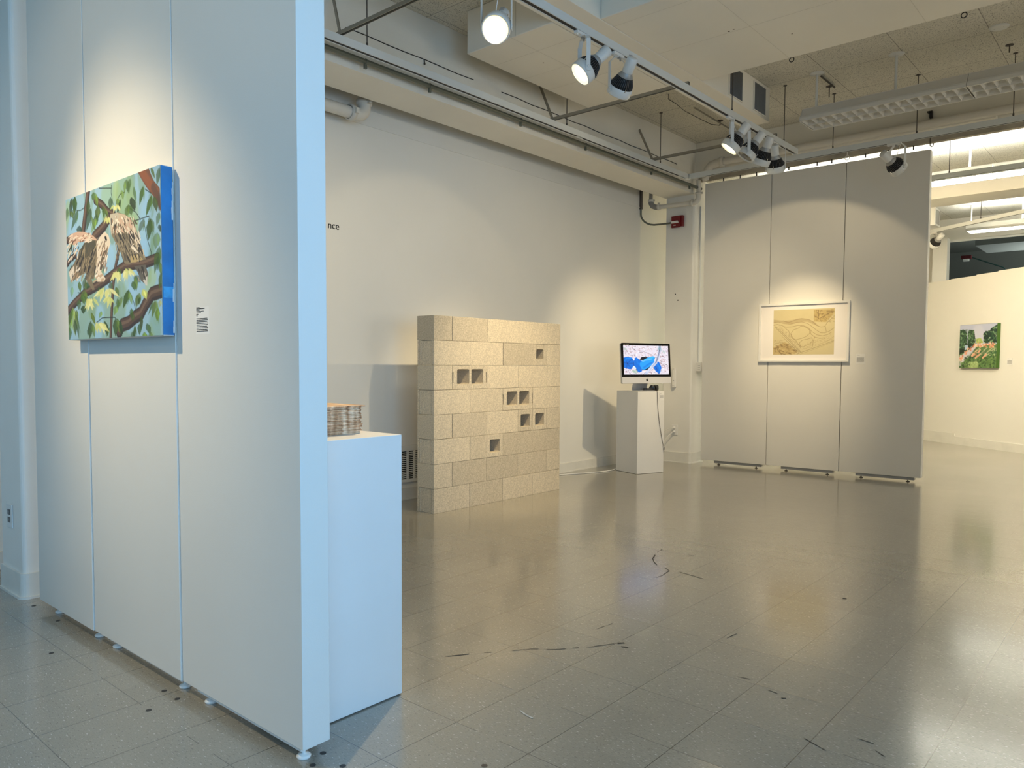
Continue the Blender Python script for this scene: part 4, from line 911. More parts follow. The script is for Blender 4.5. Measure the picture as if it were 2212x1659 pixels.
MB().tube([(-3.63, 7.07, 3.72), (-3.67, 8.29, 3.72)], .008, 8).obj('pipe', M_STRUT, ca)
MB().lathe((-3.655, 7.69, CE-.004), (0, 0, 1), [(0, 0), (0, .03), (.004, .03)], 14).tube([(-3.655, 7.69, CE-.003), (-3.655, 7.69, 3.70)], .006, 8).obj('anchor', M_ROD, ca)
MB().tube([(-3.674, 6.62, CE-.001), (-3.674, 6.62, 3.70), (-3.69, 6.8, 3.705), (-3.71, 7.0, 3.695), (-3.725, 7.2, 3.705), (-3.715, 7.4, 3.70), (-3.69, 7.55, 3.685), (-3.66, 7.69, 3.70)], .003, 6).obj('dark_wire', M_BLKP, ca)
cb = thing('ceiling_conduit', 'short dark conduit on the ceiling above the unlit fluorescent light', 'conduit', (-2.3, 7.3, 3.73))
MB().tube([(-2.42, 7.08, 3.735), (-2.42, 7.44, 3.735)], .008, 8).obj('pipe', M_ROD, cb)

# ================================================================ DUCT WITH GRILLES
t = thing('ventilation_duct', 'painted rectangular duct hanging under the ceiling with two black grilles', 'duct', (-3.02, 5, 3.44))
MB().box(-3.155, -2.894, 1.5, 7.12, 3.4395, CE-.002).obj('duct_body', M_DUCT, t, bevel=.004)
for a, b in ((6.245, 6.497), (6.752, 7.005)):
    g = MB(); g.box(-2.8938, -2.884, a-.012, b+.012, 3.462, 3.470).box(-2.8938, -2.884, a-.012, b+.012, 3.712, 3.720).box(-2.8938, -2.884, a-.012, a, 3.470, 3.712).box(-2.8938, -2.884, b, b+.012, 3.470, 3.712)
    gg = g.obj('grille', M_DUCT, t)
    MB().box(-2.8938, -2.8925, a, b, 3.47, 3.712).obj('opening', M_BLACK, gg)
    s = MB(); n = 15
    for k in range(n): yy = a+(b-a)*(k+.5)/n; s.box(-2.892, -2.886, yy-.0012, yy+.0012, 3.47, 3.712)
    s.obj('grille_bar', M_GREY, gg)
t = thing('ventilation_duct', 'white duct end with grey grille high in the far room', 'duct', (-2.65, 12.6, 3.2))
MB().box(-3.3, -2.63, 12.45, 12.75, 3.20, 3.45).obj('duct_body', M_WHITE, t)
g = MB().box(-2.629, -2.615, 12.45, 12.75, 3.20, 3.225).box(-2.629, -2.615, 12.45, 12.75, 3.425, 3.45).box(-2.629, -2.615, 12.45, 12.48, 3.225, 3.425).box(-2.629, -2.615, 12.72, 12.75, 3.225, 3.425).obj('grille', M_WHITE, t)
MB().box(-2.6295, -2.622, 12.48, 12.72, 3.225, 3.425).obj('opening', M_GREY, g)

# ================================================================ PIPES AND CONDUITS
def arc(c, r, a0, a1, ax, ay, n=8):
    return [Vector(c)+Vector(ax)*r*math.cos(a0+(a1-a0)*k/n)+Vector(ay)*r*math.sin(a0+(a1-a0)*k/n) for k in range(n+1)]
t = thing('beam_conduit', 'dark green grey conduit running under the left ceiling beam with strap clips', 'conduit', (-4.17, 3, 3.2))
MB().tube([(-4.155, -3.9, 3.213), (-4.155, 8.28, 3.213)], .0165, 12).obj('pipe', M_COND, t)
MB().tube([(-4.205, -3.9, 3.232), (-4.205, 8.28, 3.232)], .012, 10).obj('pipe', M_ROD, t)
for y in (3.35, 3.95, 5.0, 5.95, 7.15, 8.0):
    cl = MB().tube([(-4.155+.0185*math.cos(a), y, 3.213+.0185*math.sin(a)) for a in [math.pi*k/6 for k in range(13)]], .003, 6).box(-4.163, -4.147, y-.01, y+.01, 3.165, 3.196); cl.obj('strap_clip', M_COND, t)
t = thing('sprinkler_pipe', 'thick painted pipe in the gap behind the left beam ending in an upturned elbow', 'pipe', (-4.75, 3, 3.08))
MB().tube([(-4.75, -3.9, 3.075), (-4.75, 3.70, 3.085)], .046, 18).obj('pipe', M_PIPE, t)
MB().tube([(-4.75, 3.69, 3.085)]+[(-4.75, 3.74+.075*math.sin(a), 3.155-.07*math.cos(a)) for a in [math.pi/2*k/6 for k in range(7)]]+[(-4.75, 3.815, 3.20)], .053, 18).obj('elbow', M_PIPE, t)
MB().tube([(-4.75, 3.815, 3.19), (-4.75, 3.815, CE-.002)], .046, 16).obj('riser', M_PIPE, t)
for y, z, dd in ((3.69, 3.085, (0, 1, 0)), (3.815, 3.19, (0, 0, 1))):
    MB().lathe(Vector((-4.75, y, z))-Vector(dd)*.02, dd, [(0, .05), (0, .062), (.04, .062), (.04, .05)], 18).box(-4.75+.055, -4.75+.085, y-.014, y+.014, z-.02, z+.02).obj('coupling', M_PIPE, t)
t = thing('sprinkler_pipe', 'painted pipe turning down at the far pillar and running left under the beam end', 'pipe', (-4.15, 8.17, 3.1))
yy = 8.205
MB().tube([(-4.147, yy, CE-.45), (-4.147, yy, 3.15)], .026, 16).obj('riser', M_PIPE, t)
MB().tube([(-4.147, yy, 3.155)]+[(-4.207+.06*math.cos(a), yy, 3.11-.06*math.sin(a)) for a in [math.pi/2*k/6 for k in range(7)]]+[(-4.225, yy, 3.05)], .031, 16).obj('elbow', M_PIPE, t)
MB().tube([(-4.22, yy, 3.05), (-4.665, yy, 3.062)], .026, 16).obj('pipe', M_PIPE, t)
MB().tube([(-4.655, yy, 3.062), (-4.70, yy, 3.065), (-4.745, yy, 3.085), (-4.765, yy, 3.12), (-4.768, yy, 3.16)], .032, 14).obj('grey_elbow', M_PIPEG, t)
MB().tube([(-4.768, yy, 3.15), (-4.768, yy, 3.30)], .022, 12).obj('drop_pipe', M_PIPEG, t)
for p, dd in (((-4.147, yy, 3.15), (0, 0, 1)), ((-4.225, yy, 3.05), (1, 0, 0)), ((-4.66, yy, 3.062), (1, 0, 0)), ((-4.768, yy, 3.15), (0, 0, 1))):
    cp = MB(); cp.lathe(Vector(p)-Vector(dd)*.013, dd, [(0, .028), (0, .037), (.026, .037), (.026, .028)], 16)
    cp.obox(Vector(p)+Vector((0, 0, .04)) if dd[0] else Vector(p)+Vector((.04, 0, 0)), (.012, 0, 0), (0, .008, 0), (0, 0, .01)); cp.obj('coupling', M_PIPE, t)
t = thing('sprinkler_pipe', 'long painted pipe running along the face of the cross beam above the far track', 'pipe', (-2, 8.2, 3.43))
MB().tube([(-3.86, 8.19, 3.455), (4.3, 8.19, 3.455)], .038, 16).obj('pipe', M_PIPE, t)
MB().tube([(-3.86, 8.19, 3.455), (-3.92, 8.19, 3.455), (-3.99, 8.19, 3.44), (-4.03, 8.19, 3.40), (-4.04, 8.19, 3.32)], .045, 16).obj('elbow', M_PIPE, t)
MB().tube([(-4.04, 8.19, 3.33), (-4.04, 8.19, 3.301), (-4.085, 8.196, 3.300)], .03, 12).obj('offset', M_PIPE, t)
MB().lathe((-3.88, 8.19, 3.455), (1, 0, 0), [(0, .04), (0, .055), (.04, .055), (.04, .04)], 16).obj('coupling', M_PIPE, t)
MB().box(-3.1, -1.267, 8.225, 8.299, 3.411, 3.435).obj('raceway', M_BEAM, t)
t = thing('alarm_conduit', 'dark conduit dropping beside the wall end and bending to the red fire alarm', 'conduit', (-4.89, 8.2, 3.1))
MB().tube([(-4.885, 8.175, CE-.002), (-4.885, 8.175, 3.0)]+[(-4.885+.13*(1-math.cos(a)), 8.175+.09*(1-math.cos(a)), 3.0-.13*math.sin(a)) for a in [math.pi/2*k/6 for k in range(1, 7)]]+[(-4.62, 8.278, 2.868), (-4.52, 8.282, 2.868)], .0105, 10).obj('pipe', M_COND, t)
MB().box(-4.899, -4.872, 8.16, 8.19, 3.06, 3.40).obj('cover', M_ROD, t)

t = thing('fire_alarm', 'dark red fire alarm with white strobe high on the far pillar', 'fire alarm', (-4.44, 8.27, 2.87))
MB().prism([(-4.518, 2.812), (-4.372, 2.812), (-4.372, 2.94), (-4.518, 2.94)], 1, 8.262, 8.3005).obj('housing', M_RED, t, bevel=.006)
MB().prism([(-4.512, 2.80), (-4.40, 2.80), (-4.395, 2.93), (-4.512, 2.935)], 1, 8.245, 8.2618).obj('front_cover', M_RED, t, bevel=.006)
MB().prism([(-4.512, 2.852), (-4.415, 2.852), (-4.425, 2.876), (-4.505, 2.876)], 1, 8.228, 8.2448).obj('strobe_lens', M_WHITEM, t)
text_obj('lettering', 'FIRE', .019, .0006, (-4.487, 8.2438, 2.822), (1, 0, 0), M_WHITEM, t)

def outlet(label, origin, xd, dark, plugs=False, w_=.072, h_=.118):
    X = Vector(xd).normalized(); Nn = X.cross(Vector((0, 0, 1))); o = Vector(origin); Z = Vector((0, 0, 1))
    t = thing('wall_outlet', label, 'outlet', origin)
    MB().obox(o+Nn*.003, X*w_/2, Nn*.0028, Z*h_/2).obj('face_plate', M_WHITEM if not dark else M_WHITE, t, bevel=.0015)
    for s in (-1, 1):
        r = MB().obox(o+Z*.0195*s+Nn*.0068, X*.0165, Nn*.0009, Z*.0135).obj('receptacle', M_BLKP if dark else M_WHITEM, t)
        if not plugs: MB().obox(o+Z*(.0195*s+.002)+Nn*.0079-X*.006, X*.001, Nn*.0002, Z*.004).obox(o+Z*(.0195*s+.002)+Nn*.0079+X*.006, X*.001, Nn*.0002, Z*.005).obj('slot', M_GREY if dark else M_BLKP, r)
    return t
outlet('wall outlet with two black sockets low on the near pillar at the left edge', (-4.357, 1.2255, .392), (1, 0, 0), True, w_=.088)
outlet('white wall outlet low on the far pillar with two white plugs in it', (-4.453, 8.2995, .392), (1, 0, 0), False, True, w_=.078, h_=.122)
for z, lb, end in ((.42, 'white plug and cable in the upper socket of the outlet on the far pillar', (-4.62, 8.28, .33)), (.372, 'white plug and cable in the lower socket of the outlet on the far pillar', (-4.60, 8.22, .18))):
    t = thing('power_plug', lb, 'plug', (-4.453, 8.28, z), 'white plugs in the far pillar outlet')
    MB().lathe((-4.453, 8.2915, z), (-.1, -1, -.1), [(0, .011), (.004, .015), (.02, .014), (.03, .006), (.03, 0)], 14).obj('plug_head', M_WHITEM, t)
    a = Vector((-4.456, 8.262, z-.003)); b = Vector(end); pts = [a.lerp(b, k/8)+Vector((0, -.015*math.sin(math.pi*k/8), .018*math.sin(math.pi*k/8))) for k in range(9)]
    MB().tube(pts+[b+Vector((-.02, 0, -.1)), b+Vector((-.04, .02, -.17))], .004, 8).obj('cable', M_WHITEM, t)
t = thing('power_strip', 'slim white power strip fixed upright on the far pillar right of the monitor', 'power strip', (-4.46, 8.28, 1.02))
MB().box(-4.483, -4.441, 8.262, 8.2998, .905, 1.138).obj('strip_body', M_WHITEM, t, bevel=.006)
MB().box(-4.470, -4.454, 8.2605, 8.2618, .985, .992).disc((-4.462, 8.2615, 1.125), (0, -1, 0), .004, 8).disc((-4.47, 8.2615, .93), (0, -1, 0), .004, 8).disc((-4.455, 8.2615, .93), (0, -1, 0), .004, 8).obj('socket_slot', M_GREY, t)
t = thing('surface_socket_box', 'white surface box with thin raceway on the right side of the far pillar', 'socket box', (-4.24, 8.49, 1.15))
MB().box(-4.2498, -4.19, 8.42, 8.565, 1.098, 1.205).obj('socket_box', M_WHITEM, t, bevel=.003)
MB().box(-4.2498, -4.236, 8.452, 8.470, 1.206, 3.05).obj('raceway', M_WHITE, t)
h = MB()
for z in (1.12, 1.143, 1.166):
    for x in (-4.222, -4.205): h.disc((x, 8.4195, z), (0, -1, 0), .0042, 8)
h.obj('socket_hole', M_GREY, t)
t = tag(MB().lathe((-4.165, 8.60, 1.02), (0, -1, 0), [(0, 0), (0, .045), (.01, .05), (.022, .045), (.022, 0)], 20).obj('black_knob', M_BLKP), 'round black object peeking out between the far pillar and the first far panel', 'knob')

# floor-level air grille in the left wall
t = thing('wall_grille', 'pale air grille with dark slots low on the left wall behind the block wall', 'grille', (-4.89, 4.4, .3))
gm = MB().box(-4.8995, -4.886, 4.0, 4.62, .425, .47).box(-4.8995, -4.886, 4.0, 4.62, .15, .178)
for y in [4.0+.0775*k for k in range(9)]: gm.box(-4.8995, -4.886, y-.009, y+.009, .178, .425)
for k in range(15): z = .188+k*.0165; gm.box(-4.8975, -4.889, 4.0, 4.62, z, z+.006)
gm.obj('grille_frame', M_WALL, t)
MB().box(-4.8998, -4.8978, 4.0, 4.62, .178, .425).obj('opening', M_BLACK, t)

# ================================================================ WALL LETTERING
text = text_obj('wall_lettering', 'nce', .078, .0012, (-4.8985, 3.575, 2.213), (0, 1, 0), M_BINK)
tag(text, 'end of a black printed word on the left wall just past the display panel edge', 'lettering')

# ================================================================ CONCRETE BLOCK WALL
BH = .1933; BD = .190; G_BLK = 'dry stacked concrete blocks of the free standing block wall'
XF = -4.25       # front face
def ring_rect(y0, y1, z0, z1, r=0, n=3):
    pts = []
    for cy, cz, a0 in ((y1-r, z1-r, 0), (y0+r, z1-r, 90), (y0+r, z0+r, 180), (y1-r, z0+r, 270)):
        for k in range(n+1): a = R(a0+90*k/n); pts.append((cy+r*math.cos(a), cz+r*math.sin(a)))
    return pts
def cored(L_, holes):
    # block lying on its side: cores run along x through the block; local origin at its centre bottom
    bm = MB(); n = 4; hs = BH-.002
    # front and back faces built as strips around the holes
    ys = [-L_/2]+[v for h in holes for v in (h[0], h[1])]+[L_/2]
    x0, x1 = -BD/2, BD/2
    for i in range(0, len(ys), 2):
        a_, b_ = ys[i], ys[i+1]
        if L_ > .3 and i in (0, len(ys)-2):      # the recessed ends of a stretcher show as dark slots
            q = (a_+.010, b_) if i == 0 else (a_, b_-.010)
            bm.box(x0, x1, a_, b_, 0, .05).box(x0, x1, q[0], q[1], .05, .135).box(x0, x1, a_, b_, .135, hs)
        else: bm.box(x0, x1, a_, b_, 0, hs)
    for y0, y1, z0, z1 in holes:
        bm.box(x0, x1, y0, y1, 0, z0).box(x0, x1, y0, y1, z1, hs)
        # rounded corners
        r = .014
        for cy, cz, sy, sz in ((y0, z0, 1, 1), (y1, z0, -1, 1), (y0, z1, 1, -1), (y1, z1, -1, -1)):
            q = [(cy, cz), (cy+sy*r, cz)]+[(cy+sy*r-sy*r*math.sin(R(a)), cz+sz*r-sz*r*math.cos(R(a))) for a in (20, 45, 70)]+[(cy, cz+sz*r)]
            if sy*sz < 0: q = q[::-1]
            bm.prism(q, 0, x0+.0004, x1-.0004)
    if L_ > .3:    # dark recesses of the block ends
        pass
    return bm
def solid(L_, groove):
    hs = BH-.002; a, b = -BD/2, BD/2; y0, y1 = -L_/2, L_/2
    if not groove: return MB().box(a, b, y0, y1, 0, hs)
    g = .007
    def endp(y, s):
        xs = [a, a+.022, a+.022, a+.030, a+.030, a+.036, a+.036, a+.044, b-.044, b-.036, b-.036, b-.030, b-.030, b-.022, b-.022, b]
        ds = [0, 0, g, g, 0, 0, g, g, g, g, 0, 0, g, g, 0, 0]
        return [(x, y+s*d) for x, d in zip(xs, ds)]
    return MB().prism(endp(y0, 1)+endp(y1, -1)[::-1], 2, 0, hs)
FULL, HALF = .4045, .2005
H2 = [(-.1505+.0, -.0105, .040, .160), (.0155, .1555, .040, .160)]
mesh_full = solid(FULL, True).mesh('block_full', M_CONC); mesh_half = solid(HALF, False).mesh('block_half', M_CONC)
mesh_two = cored(FULL, H2).mesh('block_two_cores', M_CONC)
mesh_one = cored(HALF, [(-.065, .065, .038, .148)]).mesh('block_one_core', M_CONC)
mesh_sml = cored(HALF, [(-.052, .052, .055, .145)]).mesh('block_small_core', M_CONC)
notch = MB()
ROWS = ['FFFF', 'HFFFH', 'FHoFF', 'HFFOOH', 'FFTF', 'HTFFH', 'FFFsH', 'HFFFH']
ORD = ['first', 'second', 'third', 'fourth', 'fifth', 'sixth', 'seventh']
CRS = ['bottom course', 'second course up', 'third course up', 'fourth course up', 'fifth course up', 'third course from the top', 'course below the top one', 'top course']
DESC = dict(F='full length concrete block', H='half length concrete block', o='half concrete block with one square hole', O='half concrete block with one square hole', s='half concrete block with small square hole', T='concrete block with two square holes')
for r, row in enumerate(ROWS):
    y = 4.089
    for k, c in enumerate(row):
        L_ = FULL if c in 'FT' else HALF; pitch = L_+.0045
        me = dict(F=mesh_full, H=mesh_half, o=mesh_one, O=mesh_one, s=mesh_sml, T=mesh_two)[c]
        o = bpy.data.objects.new('concrete_block', me); COL.objects.link(o)
        o.location = (XF-BD/2-.003+random.uniform(-.0022, .0022)-.006*(y-4.1)/1.65, y+L_/2, r*BH+.0008); o.rotation_euler.z = random.uniform(-.003, .003)
        pos = ORD[k]+' block from left' if k < len(row)-1 else 'rightmost'
        if k == 0: pos = 'leftmost'
        tag(o, '%s, %s, %s' % (DESC[c], CRS[r], pos), 'concrete block', G_BLK)
        bv = o.modifiers.new('bevel', 'BEVEL'); bv.width = .0016; bv.segments = 1; bv.limit_method = 'ANGLE'
        y += pitch

# ================================================================ PEDESTAL WITH NEWSPAPERS
t = tag(MB().box(-2.348, -1.988, 1.398, 1.756, .004, .919).obj('pedestal', M_PED, bevel=.0015), 'tall white box pedestal behind the left display panels carrying the newspapers', 'pedestal')
z = .9195; G_N = 'folded newspapers stacked on the left pedestal'; NP = 22; rs = random.Random(4)
def newspaper(dx, dy, rot, th, z, k):
    m = MB(); n = 8; cx, cy = -2.236+dx, 1.550+dy; X = Vector((math.cos(rot), math.sin(rot), 0)); Y = Vector((-math.sin(rot), math.cos(rot), 0)); c = Vector((cx, cy, z))
    # folded sheets: rounded fold at the outer side, loose leaves
    hw, hl = .112, .138
    prof = [(-hw, .0)]+[(hw-th/2+th/2*math.sin(R(a)), th/2-th/2*math.cos(R(a))) for a in (0, 45, 90, 135, 180)]+[(-hw, th*.98)]
    V = [c+X*u+Y*s*hl+Vector((0, 0, v)) for s in (-1, 1) for u, v in prof]; q = len(prof)
    m.add(V, [(i, (i+1) % q, q+(i+1) % q, q+i) for i in range(q)]+[tuple(range(q))[::-1], tuple(range(q, 2*q))])
    return m
def paper_mat():
    m, N, L = nodes_mat('newsprint'); b = N['Principled BSDF']; b.inputs['Roughness'].default_value = .9
    g = N.new('ShaderNodeTexCoord'); fs = []
    for sc3 in ((2, 42, 5), (2, 5, 480)):
        mp = N.new('ShaderNodeMapping'); mp.inputs['Scale'].default_value = sc3; L.new(g.outputs['Object'], mp.inputs[0])
        t_ = N.new('ShaderNodeTexNoise'); t_.inputs['Scale'].default_value = 1; t_.inputs['Detail'].default_value = 2; L.new(mp.outputs[0], t_.inputs['Vector']); fs.append(t_.outputs['Fac'])
    ff = mnode(N, L, 'ADD', mnode(N, L, 'MULTIPLY', fs[0], .55), mnode(N, L, 'MULTIPLY', fs[1], .45))
    r = N.new('ShaderNodeValToRGB'); e = r.color_ramp.elements; e[0].position = .34; e[0].color = (.20, .09, .045, 1); e[1].position = .62; e[1].color = (.95, .76, .56, 1)
    x = e.new(.44); x.color = (.48, .27, .14, 1); x = e.new(.52); x.color = (.72, .50, .32, 1)
    L.new(ff, r.inputs[0]); L.new(r.outputs[0], b.inputs['Base Color']); return m
M_NEWS = paper_mat()
for k in range(NP):
    th = .0043; o = newspaper(rs.uniform(-.004, .004)+(.004 if k == NP-1 else 0), rs.uniform(-.004, .004)+(.012 if k == NP-1 else 0)+(.004 if k in (6, 7) else 0), rs.uniform(-.02, .02), th, z, k).obj('newspaper', M_NEWS)
    lb = 'folded newspaper inside the stack on the left pedestal'
    if k == NP-1: lb = 'folded newspaper on top of the stack on the left pedestal'
    if k == 0: lb = 'folded newspaper at the bottom of the stack on the left pedestal'
    tag(o, lb, 'newspaper', G_N); z += th+.0002

# ================================================================ MONITOR PEDESTAL, COMPUTER, HEADPHONES
PX = Vector((.9397, -.342, 0)); PY = Vector((.342, .9397, 0)); Z = Vector((0, 0, 1))    # PX: normal of the side turned to the room
PC = Vector((-4.347, 7.312, 0)); HS = .182; PH = .888
t = thing('monitor_pedestal', 'white box pedestal near the far pillar carrying the desktop computer', 'pedestal', PC)
MB().obox(PC+Z*(PH/2+.001), PX*HS, PY*HS, Z*(PH/2-.001)).obj('box', M_PED, t, bevel=.0015)
m = MB().obox(PC+PX*(HS+.0012)+PY*.145+Z*.828, PX*.0009, PY*.032, Z*.045); m.obj('label_card', M_PAPER, t)
m = MB().obox(PC+PX*(HS+.0024)+PY*.127+Z*.858, PX*.0002, PY*.010, Z*.0022)
for k in range(6): m.obox(PC+PX*(HS+.0024)+PY*(.143-.002*(k % 2))+Z*(.842-k*.0052), PX*.0002, PY*(.026-.002*(k % 2)), Z*.0012)
m.obj('label_text', M_INK, t)

def computer():
    C = Vector((-4.235, 7.222, 0)); a = R(68.2); w_ = Vector((math.cos(a), math.sin(a), 0)); n = Vector((math.sin(a), -math.cos(a), 0))
    tilt = R(4.5); u = (Z*math.cos(tilt)-n*math.sin(tilt)); nn = (n*math.cos(tilt)+Z*math.sin(tilt))
    W2 = .325; zt = 1.404; B = C+Z*zt          # top centre of the front face; goes down along -u
    t = thing('desktop_computer', 'black and silver desktop computer, its screen showing a blue-clad figure on fallen leaves', 'computer', (-4.36, 7.27, PH))
    def loc(x, y, d=0): return B+w_*x-u*y+nn*d      # x right, y down from the top, d out of the screen
    def slab(mb, x0, x1, y0, y1, d0, d1): mb.obox(loc((x0+x1)/2, (y0+y1)/2, (d0+d1)/2), w_*(x1-x0)/2, u*(y1-y0)/2, nn*(d1-d0)/2)
    def rr(x0, x1, y0, y1, r, corners, d0, d1, mb):
        pts = []
        for cx, cy, a0, on in ((x1-r, y0+r, -90, corners[1]), (x1-r, y1-r, 0, corners[2]), (x0+r, y1-r, 90, corners[3]), (x0+r, y0+r, 180, corners[0])):
            if on: pts += [(cx+r*math.cos(R(a0+90*k/5)), cy+r*math.sin(R(a0+90*k/5))) for k in range(6)]
            else: pts.append((x1 if cx > 0 else x0, y0 if cy < (y0+y1)/2 else y1))
        q = len(pts); V = [loc(x, y, d0) for x, y in pts]+[loc(x, y, d1) for x, y in pts]
        mb.add(V, [(i, (i+1) % q, q+(i+1) % q, q+i) for i in range(q)]+[tuple(range(q))[::-1], tuple(range(q, 2*q))])
    CH = .362; H_ = .432
    m = MB(); rr(-W2, W2, 0, CH-.0005, .012, (1, 1, 0, 0), -.008, -.0005, m); m.obj('bezel', mat('black_glass', (.004, .004, .004), .12, spec=.35), t)
    m = MB(); rr(-W2, W2, CH+.0005, H_, .012, (0, 0, 1, 1), -.010, 0, m); m.obj('chin', M_ALUP, t, bevel=.001)
    m = MB(); rr(-W2, W2, 0, H_, .012, (1, 1, 1, 1), -.030, -.0105, m); rr(-.2, .2, .06, H_-.08, .03, (1, 1, 1, 1), -.048, -.0305, m); m.obj('back_shell', M_ALU, t, bevel=.001)
    # stand: bent aluminium sheet
    hp = loc(0, .26, -.049); k = MB(); path = []
    foot_front = Vector((hp.x, hp.y, PH+.006))+n*.075; foot_back = Vector((hp.x, hp.y, PH+.006))-n*.085
    path = [foot_front, foot_back+n*.02, foot_back+Z*.012+n*.004, foot_back+Z*.03+n*.012, hp-n*.012-Z*.02, hp-n*.004]
    hw = .0975; V = []
    for i, p in enumerate(path):
        d = (path[min(i+1, len(path)-1)]-path[max(i-1, 0)]).normalized(); nr = d.cross(w_).normalized()
        V += [p-w_*hw+nr*.0035, p+w_*hw+nr*.0035, p+w_*hw-nr*.0035, p-w_*hw-nr*.0035]
    F = [(4*i+j, 4*i+(j+1) % 4, 4*(i+1)+(j+1) % 4, 4*(i+1)+j) for i in range(len(path)-1) for j in range(4)]+[(3, 2, 1, 0), tuple(4*(len(path)-1)+j for j in range(4))]
    k.add(V, F); k.obj('stand', M_ALU, t)
    # apple mark, built as an outline
    ap = [(0, -.42), (.16, -.50), (.30, -.48), (.42, -.30), (.48, -.12), (.36, -.02), (.32, .14), (.38, .28), (.46, .34), (.36, .46), (.18, .48), (0, .42), (-.18, .48), (-.36, .44), (-.48, .26), (-.50, .02), (-.42, -.26), (-.30, -.46), (-.14, -.50)]
    ap = [(x, -y) for x, y in ap]; S = .026
    m = MB(); q = len(ap); V = [loc(x*S, .397+y*S, d) for d in (.0003, .0012) for x, y in ap]
    m.add(V, [(i, (i+1) % q, q+(i+1) % q, q+i) for i in range(q)]+[tuple(range(q))[::-1], tuple(range(q, 2*q))])
    lf = [(.0, -.58), (.03, -.74), (.18, -.88), (.20, -.84), (.15, -.66)]; q = len(lf); V = [loc(x*S, .397+y*S, d) for d in (.0003, .0012) for x, y in lf]
    m.add(V, [(i, (i+1) % q, q+(i+1) % q, q+i) for i in range(q)]+[tuple(range(q))[::-1], tuple(range(q, 2*q))])
    m.obj('apple_mark', M_BLKP, t)
    m = MB()
    for j in range(3): slab(m, -.295+j*.024, -.277+j*.024, .0145, .0185, -.0005, .0002)
    m.obj('bezel_sticker', M_GREY, t)
    # the picture on the screen
    p = Paint(160, 100, [(205, 130), (1412, 155), (1438, 962), (236, 952)], (232, 224, 236)); rs = p.rs
    for j in range(900):
        x, y = rs.uniform(200, 1440), rs.uniform(120, 970); c = [(255, 255, 255), (250, 240, 250), (120, 50, 60), (214, 160, 160), (60, 40, 60), (236, 200, 196), (200, 190, 214), (255, 255, 255), (160, 90, 80)][rs.randint(9)]
        an = rs.uniform(-.2, 1.0); l = rs.uniform(6, 34); p.stroke([(x, y), (x+l*math.cos(an), y+l*math.sin(an))], rs.uniform(7, 15), c, .8)
    for a_, b_ in (((700, 290), (1010, 420)), ((360, 400), (460, 430)), ((1180, 640), (1420, 760)), ((1300, 650), (1410, 720)), ((430, 180), (560, 300))): p.stroke([a_, b_], 8, (90, 60, 70), .8)
    for x, y in ((250, 230), (1190, 250), (1280, 320), (520, 880), (560, 840), (470, 850)): p.stroke([(x, y), (x+30, y+20)], 50, (120, 170, 130) if y > 500 or x < 400 else (150, 190, 190), .6, 5)
    bl, bm_, bd, bk = (0, 150, 245), (0, 112, 220), (0, 40, 130), (8, 10, 30)
    p.poly([(640, 540), (700, 460), (850, 465), (900, 490), (760, 560)], bk); p.poly([(700, 760), (960, 700), (1000, 760), (860, 830), (720, 840)], bk)
    p.poly([(215, 480), (300, 455), (460, 480), (485, 560), (490, 700), (440, 790), (400, 810), (330, 790), (240, 770), (215, 700)], bm_)
    for s_ in ([(320, 640), (250, 500)], [(320, 640), (440, 520)], [(320, 640), (470, 640)], [(320, 640), (420, 780)], [(320, 640), (300, 790)], [(320, 640), (230, 620)]): p.stroke(s_, 16, bd, .6, 2)
    p.stroke([(260, 560), (300, 500), (420, 500)], 26, bl, .8, 3)
    p.poly([(475, 600), (520, 490), (560, 470), (640, 540), (720, 580), (700, 740), (715, 860), (630, 910), (560, 800), (490, 720)], bm_); p.stroke([(560, 520), (600, 640), (680, 700)], 40, (20, 130, 235), .8, 4); p.stroke([(480, 600), (500, 720), (560, 800), (600, 900)], 12, bd, .8)
    p.poly([(650, 640), (700, 580), (860, 480), (1000, 440), (1060, 470), (1040, 560), (1060, 640), (960, 700), (860, 780), (760, 830), (700, 800), (660, 720)], (30, 160, 248))
    p.poly([(700, 570), (1000, 440), (1060, 480), (900, 520), (760, 570)], (60, 190, 255), .9); p.stroke([(760, 760), (900, 660), (1000, 620)], 40, (10, 120, 225), .8, 4); p.stroke([(720, 600), (800, 560), (980, 520)], 18, (140, 214, 255), .7, 2)
    p.poly([(1010, 760), (1040, 690), (1110, 590), (1160, 600), (1220, 720), (1235, 780), (1200, 860), (1190, 930), (1150, 930), (1080, 870)], bm_); p.stroke([(1100, 640), (1180, 760), (1200, 880)], 26, bl, .8, 3); p.stroke([(1060, 700), (1130, 860)], 14, bd, .8)
    p.stroke([(470, 500), (500, 540)], 30, (250, 250, 252)); p.stroke([(500, 730), (540, 780)], 34, (220, 240, 244))
    p.stroke([(1175, 160), (1185, 280), (1160, 400), (1120, 540), (1080, 640), (960, 760), (880, 850), (800, 960)], 66, (196, 206, 232)); p.stroke([(1180, 280), (1150, 420), (1110, 560), (1080, 630)], 20, (80, 60, 90), .8, 2)
    p.stroke([(1190, 160), (1180, 290)], 34, (60, 80, 90), .8, 4); p.stroke([(1060, 600), (960, 720), (860, 880)], 20, (236, 242, 255), .8, 3); p.stroke([(1110, 480), (1060, 640), (980, 730)], 12, (110, 110, 150), .7, 2); p.stroke([(1150, 240), (1200, 230)], 44, (110, 170, 176), .6, 4)
    Ws, Hs = p.W, p.H; x0, x1, y0, y1 = -.299, .299, .026, .336
    V = [loc(x0+(x1-x0)*i/(Ws-1), y0+(y1-y0)*j/(Hs-1), .0004) for j in range(Hs) for i in range(Ws)]
    Fs = [(j*Ws+i, (j+1)*Ws+i, (j+1)*Ws+i+1, j*Ws+i+1) for j in range(Hs-1) for i in range(Ws-1)]
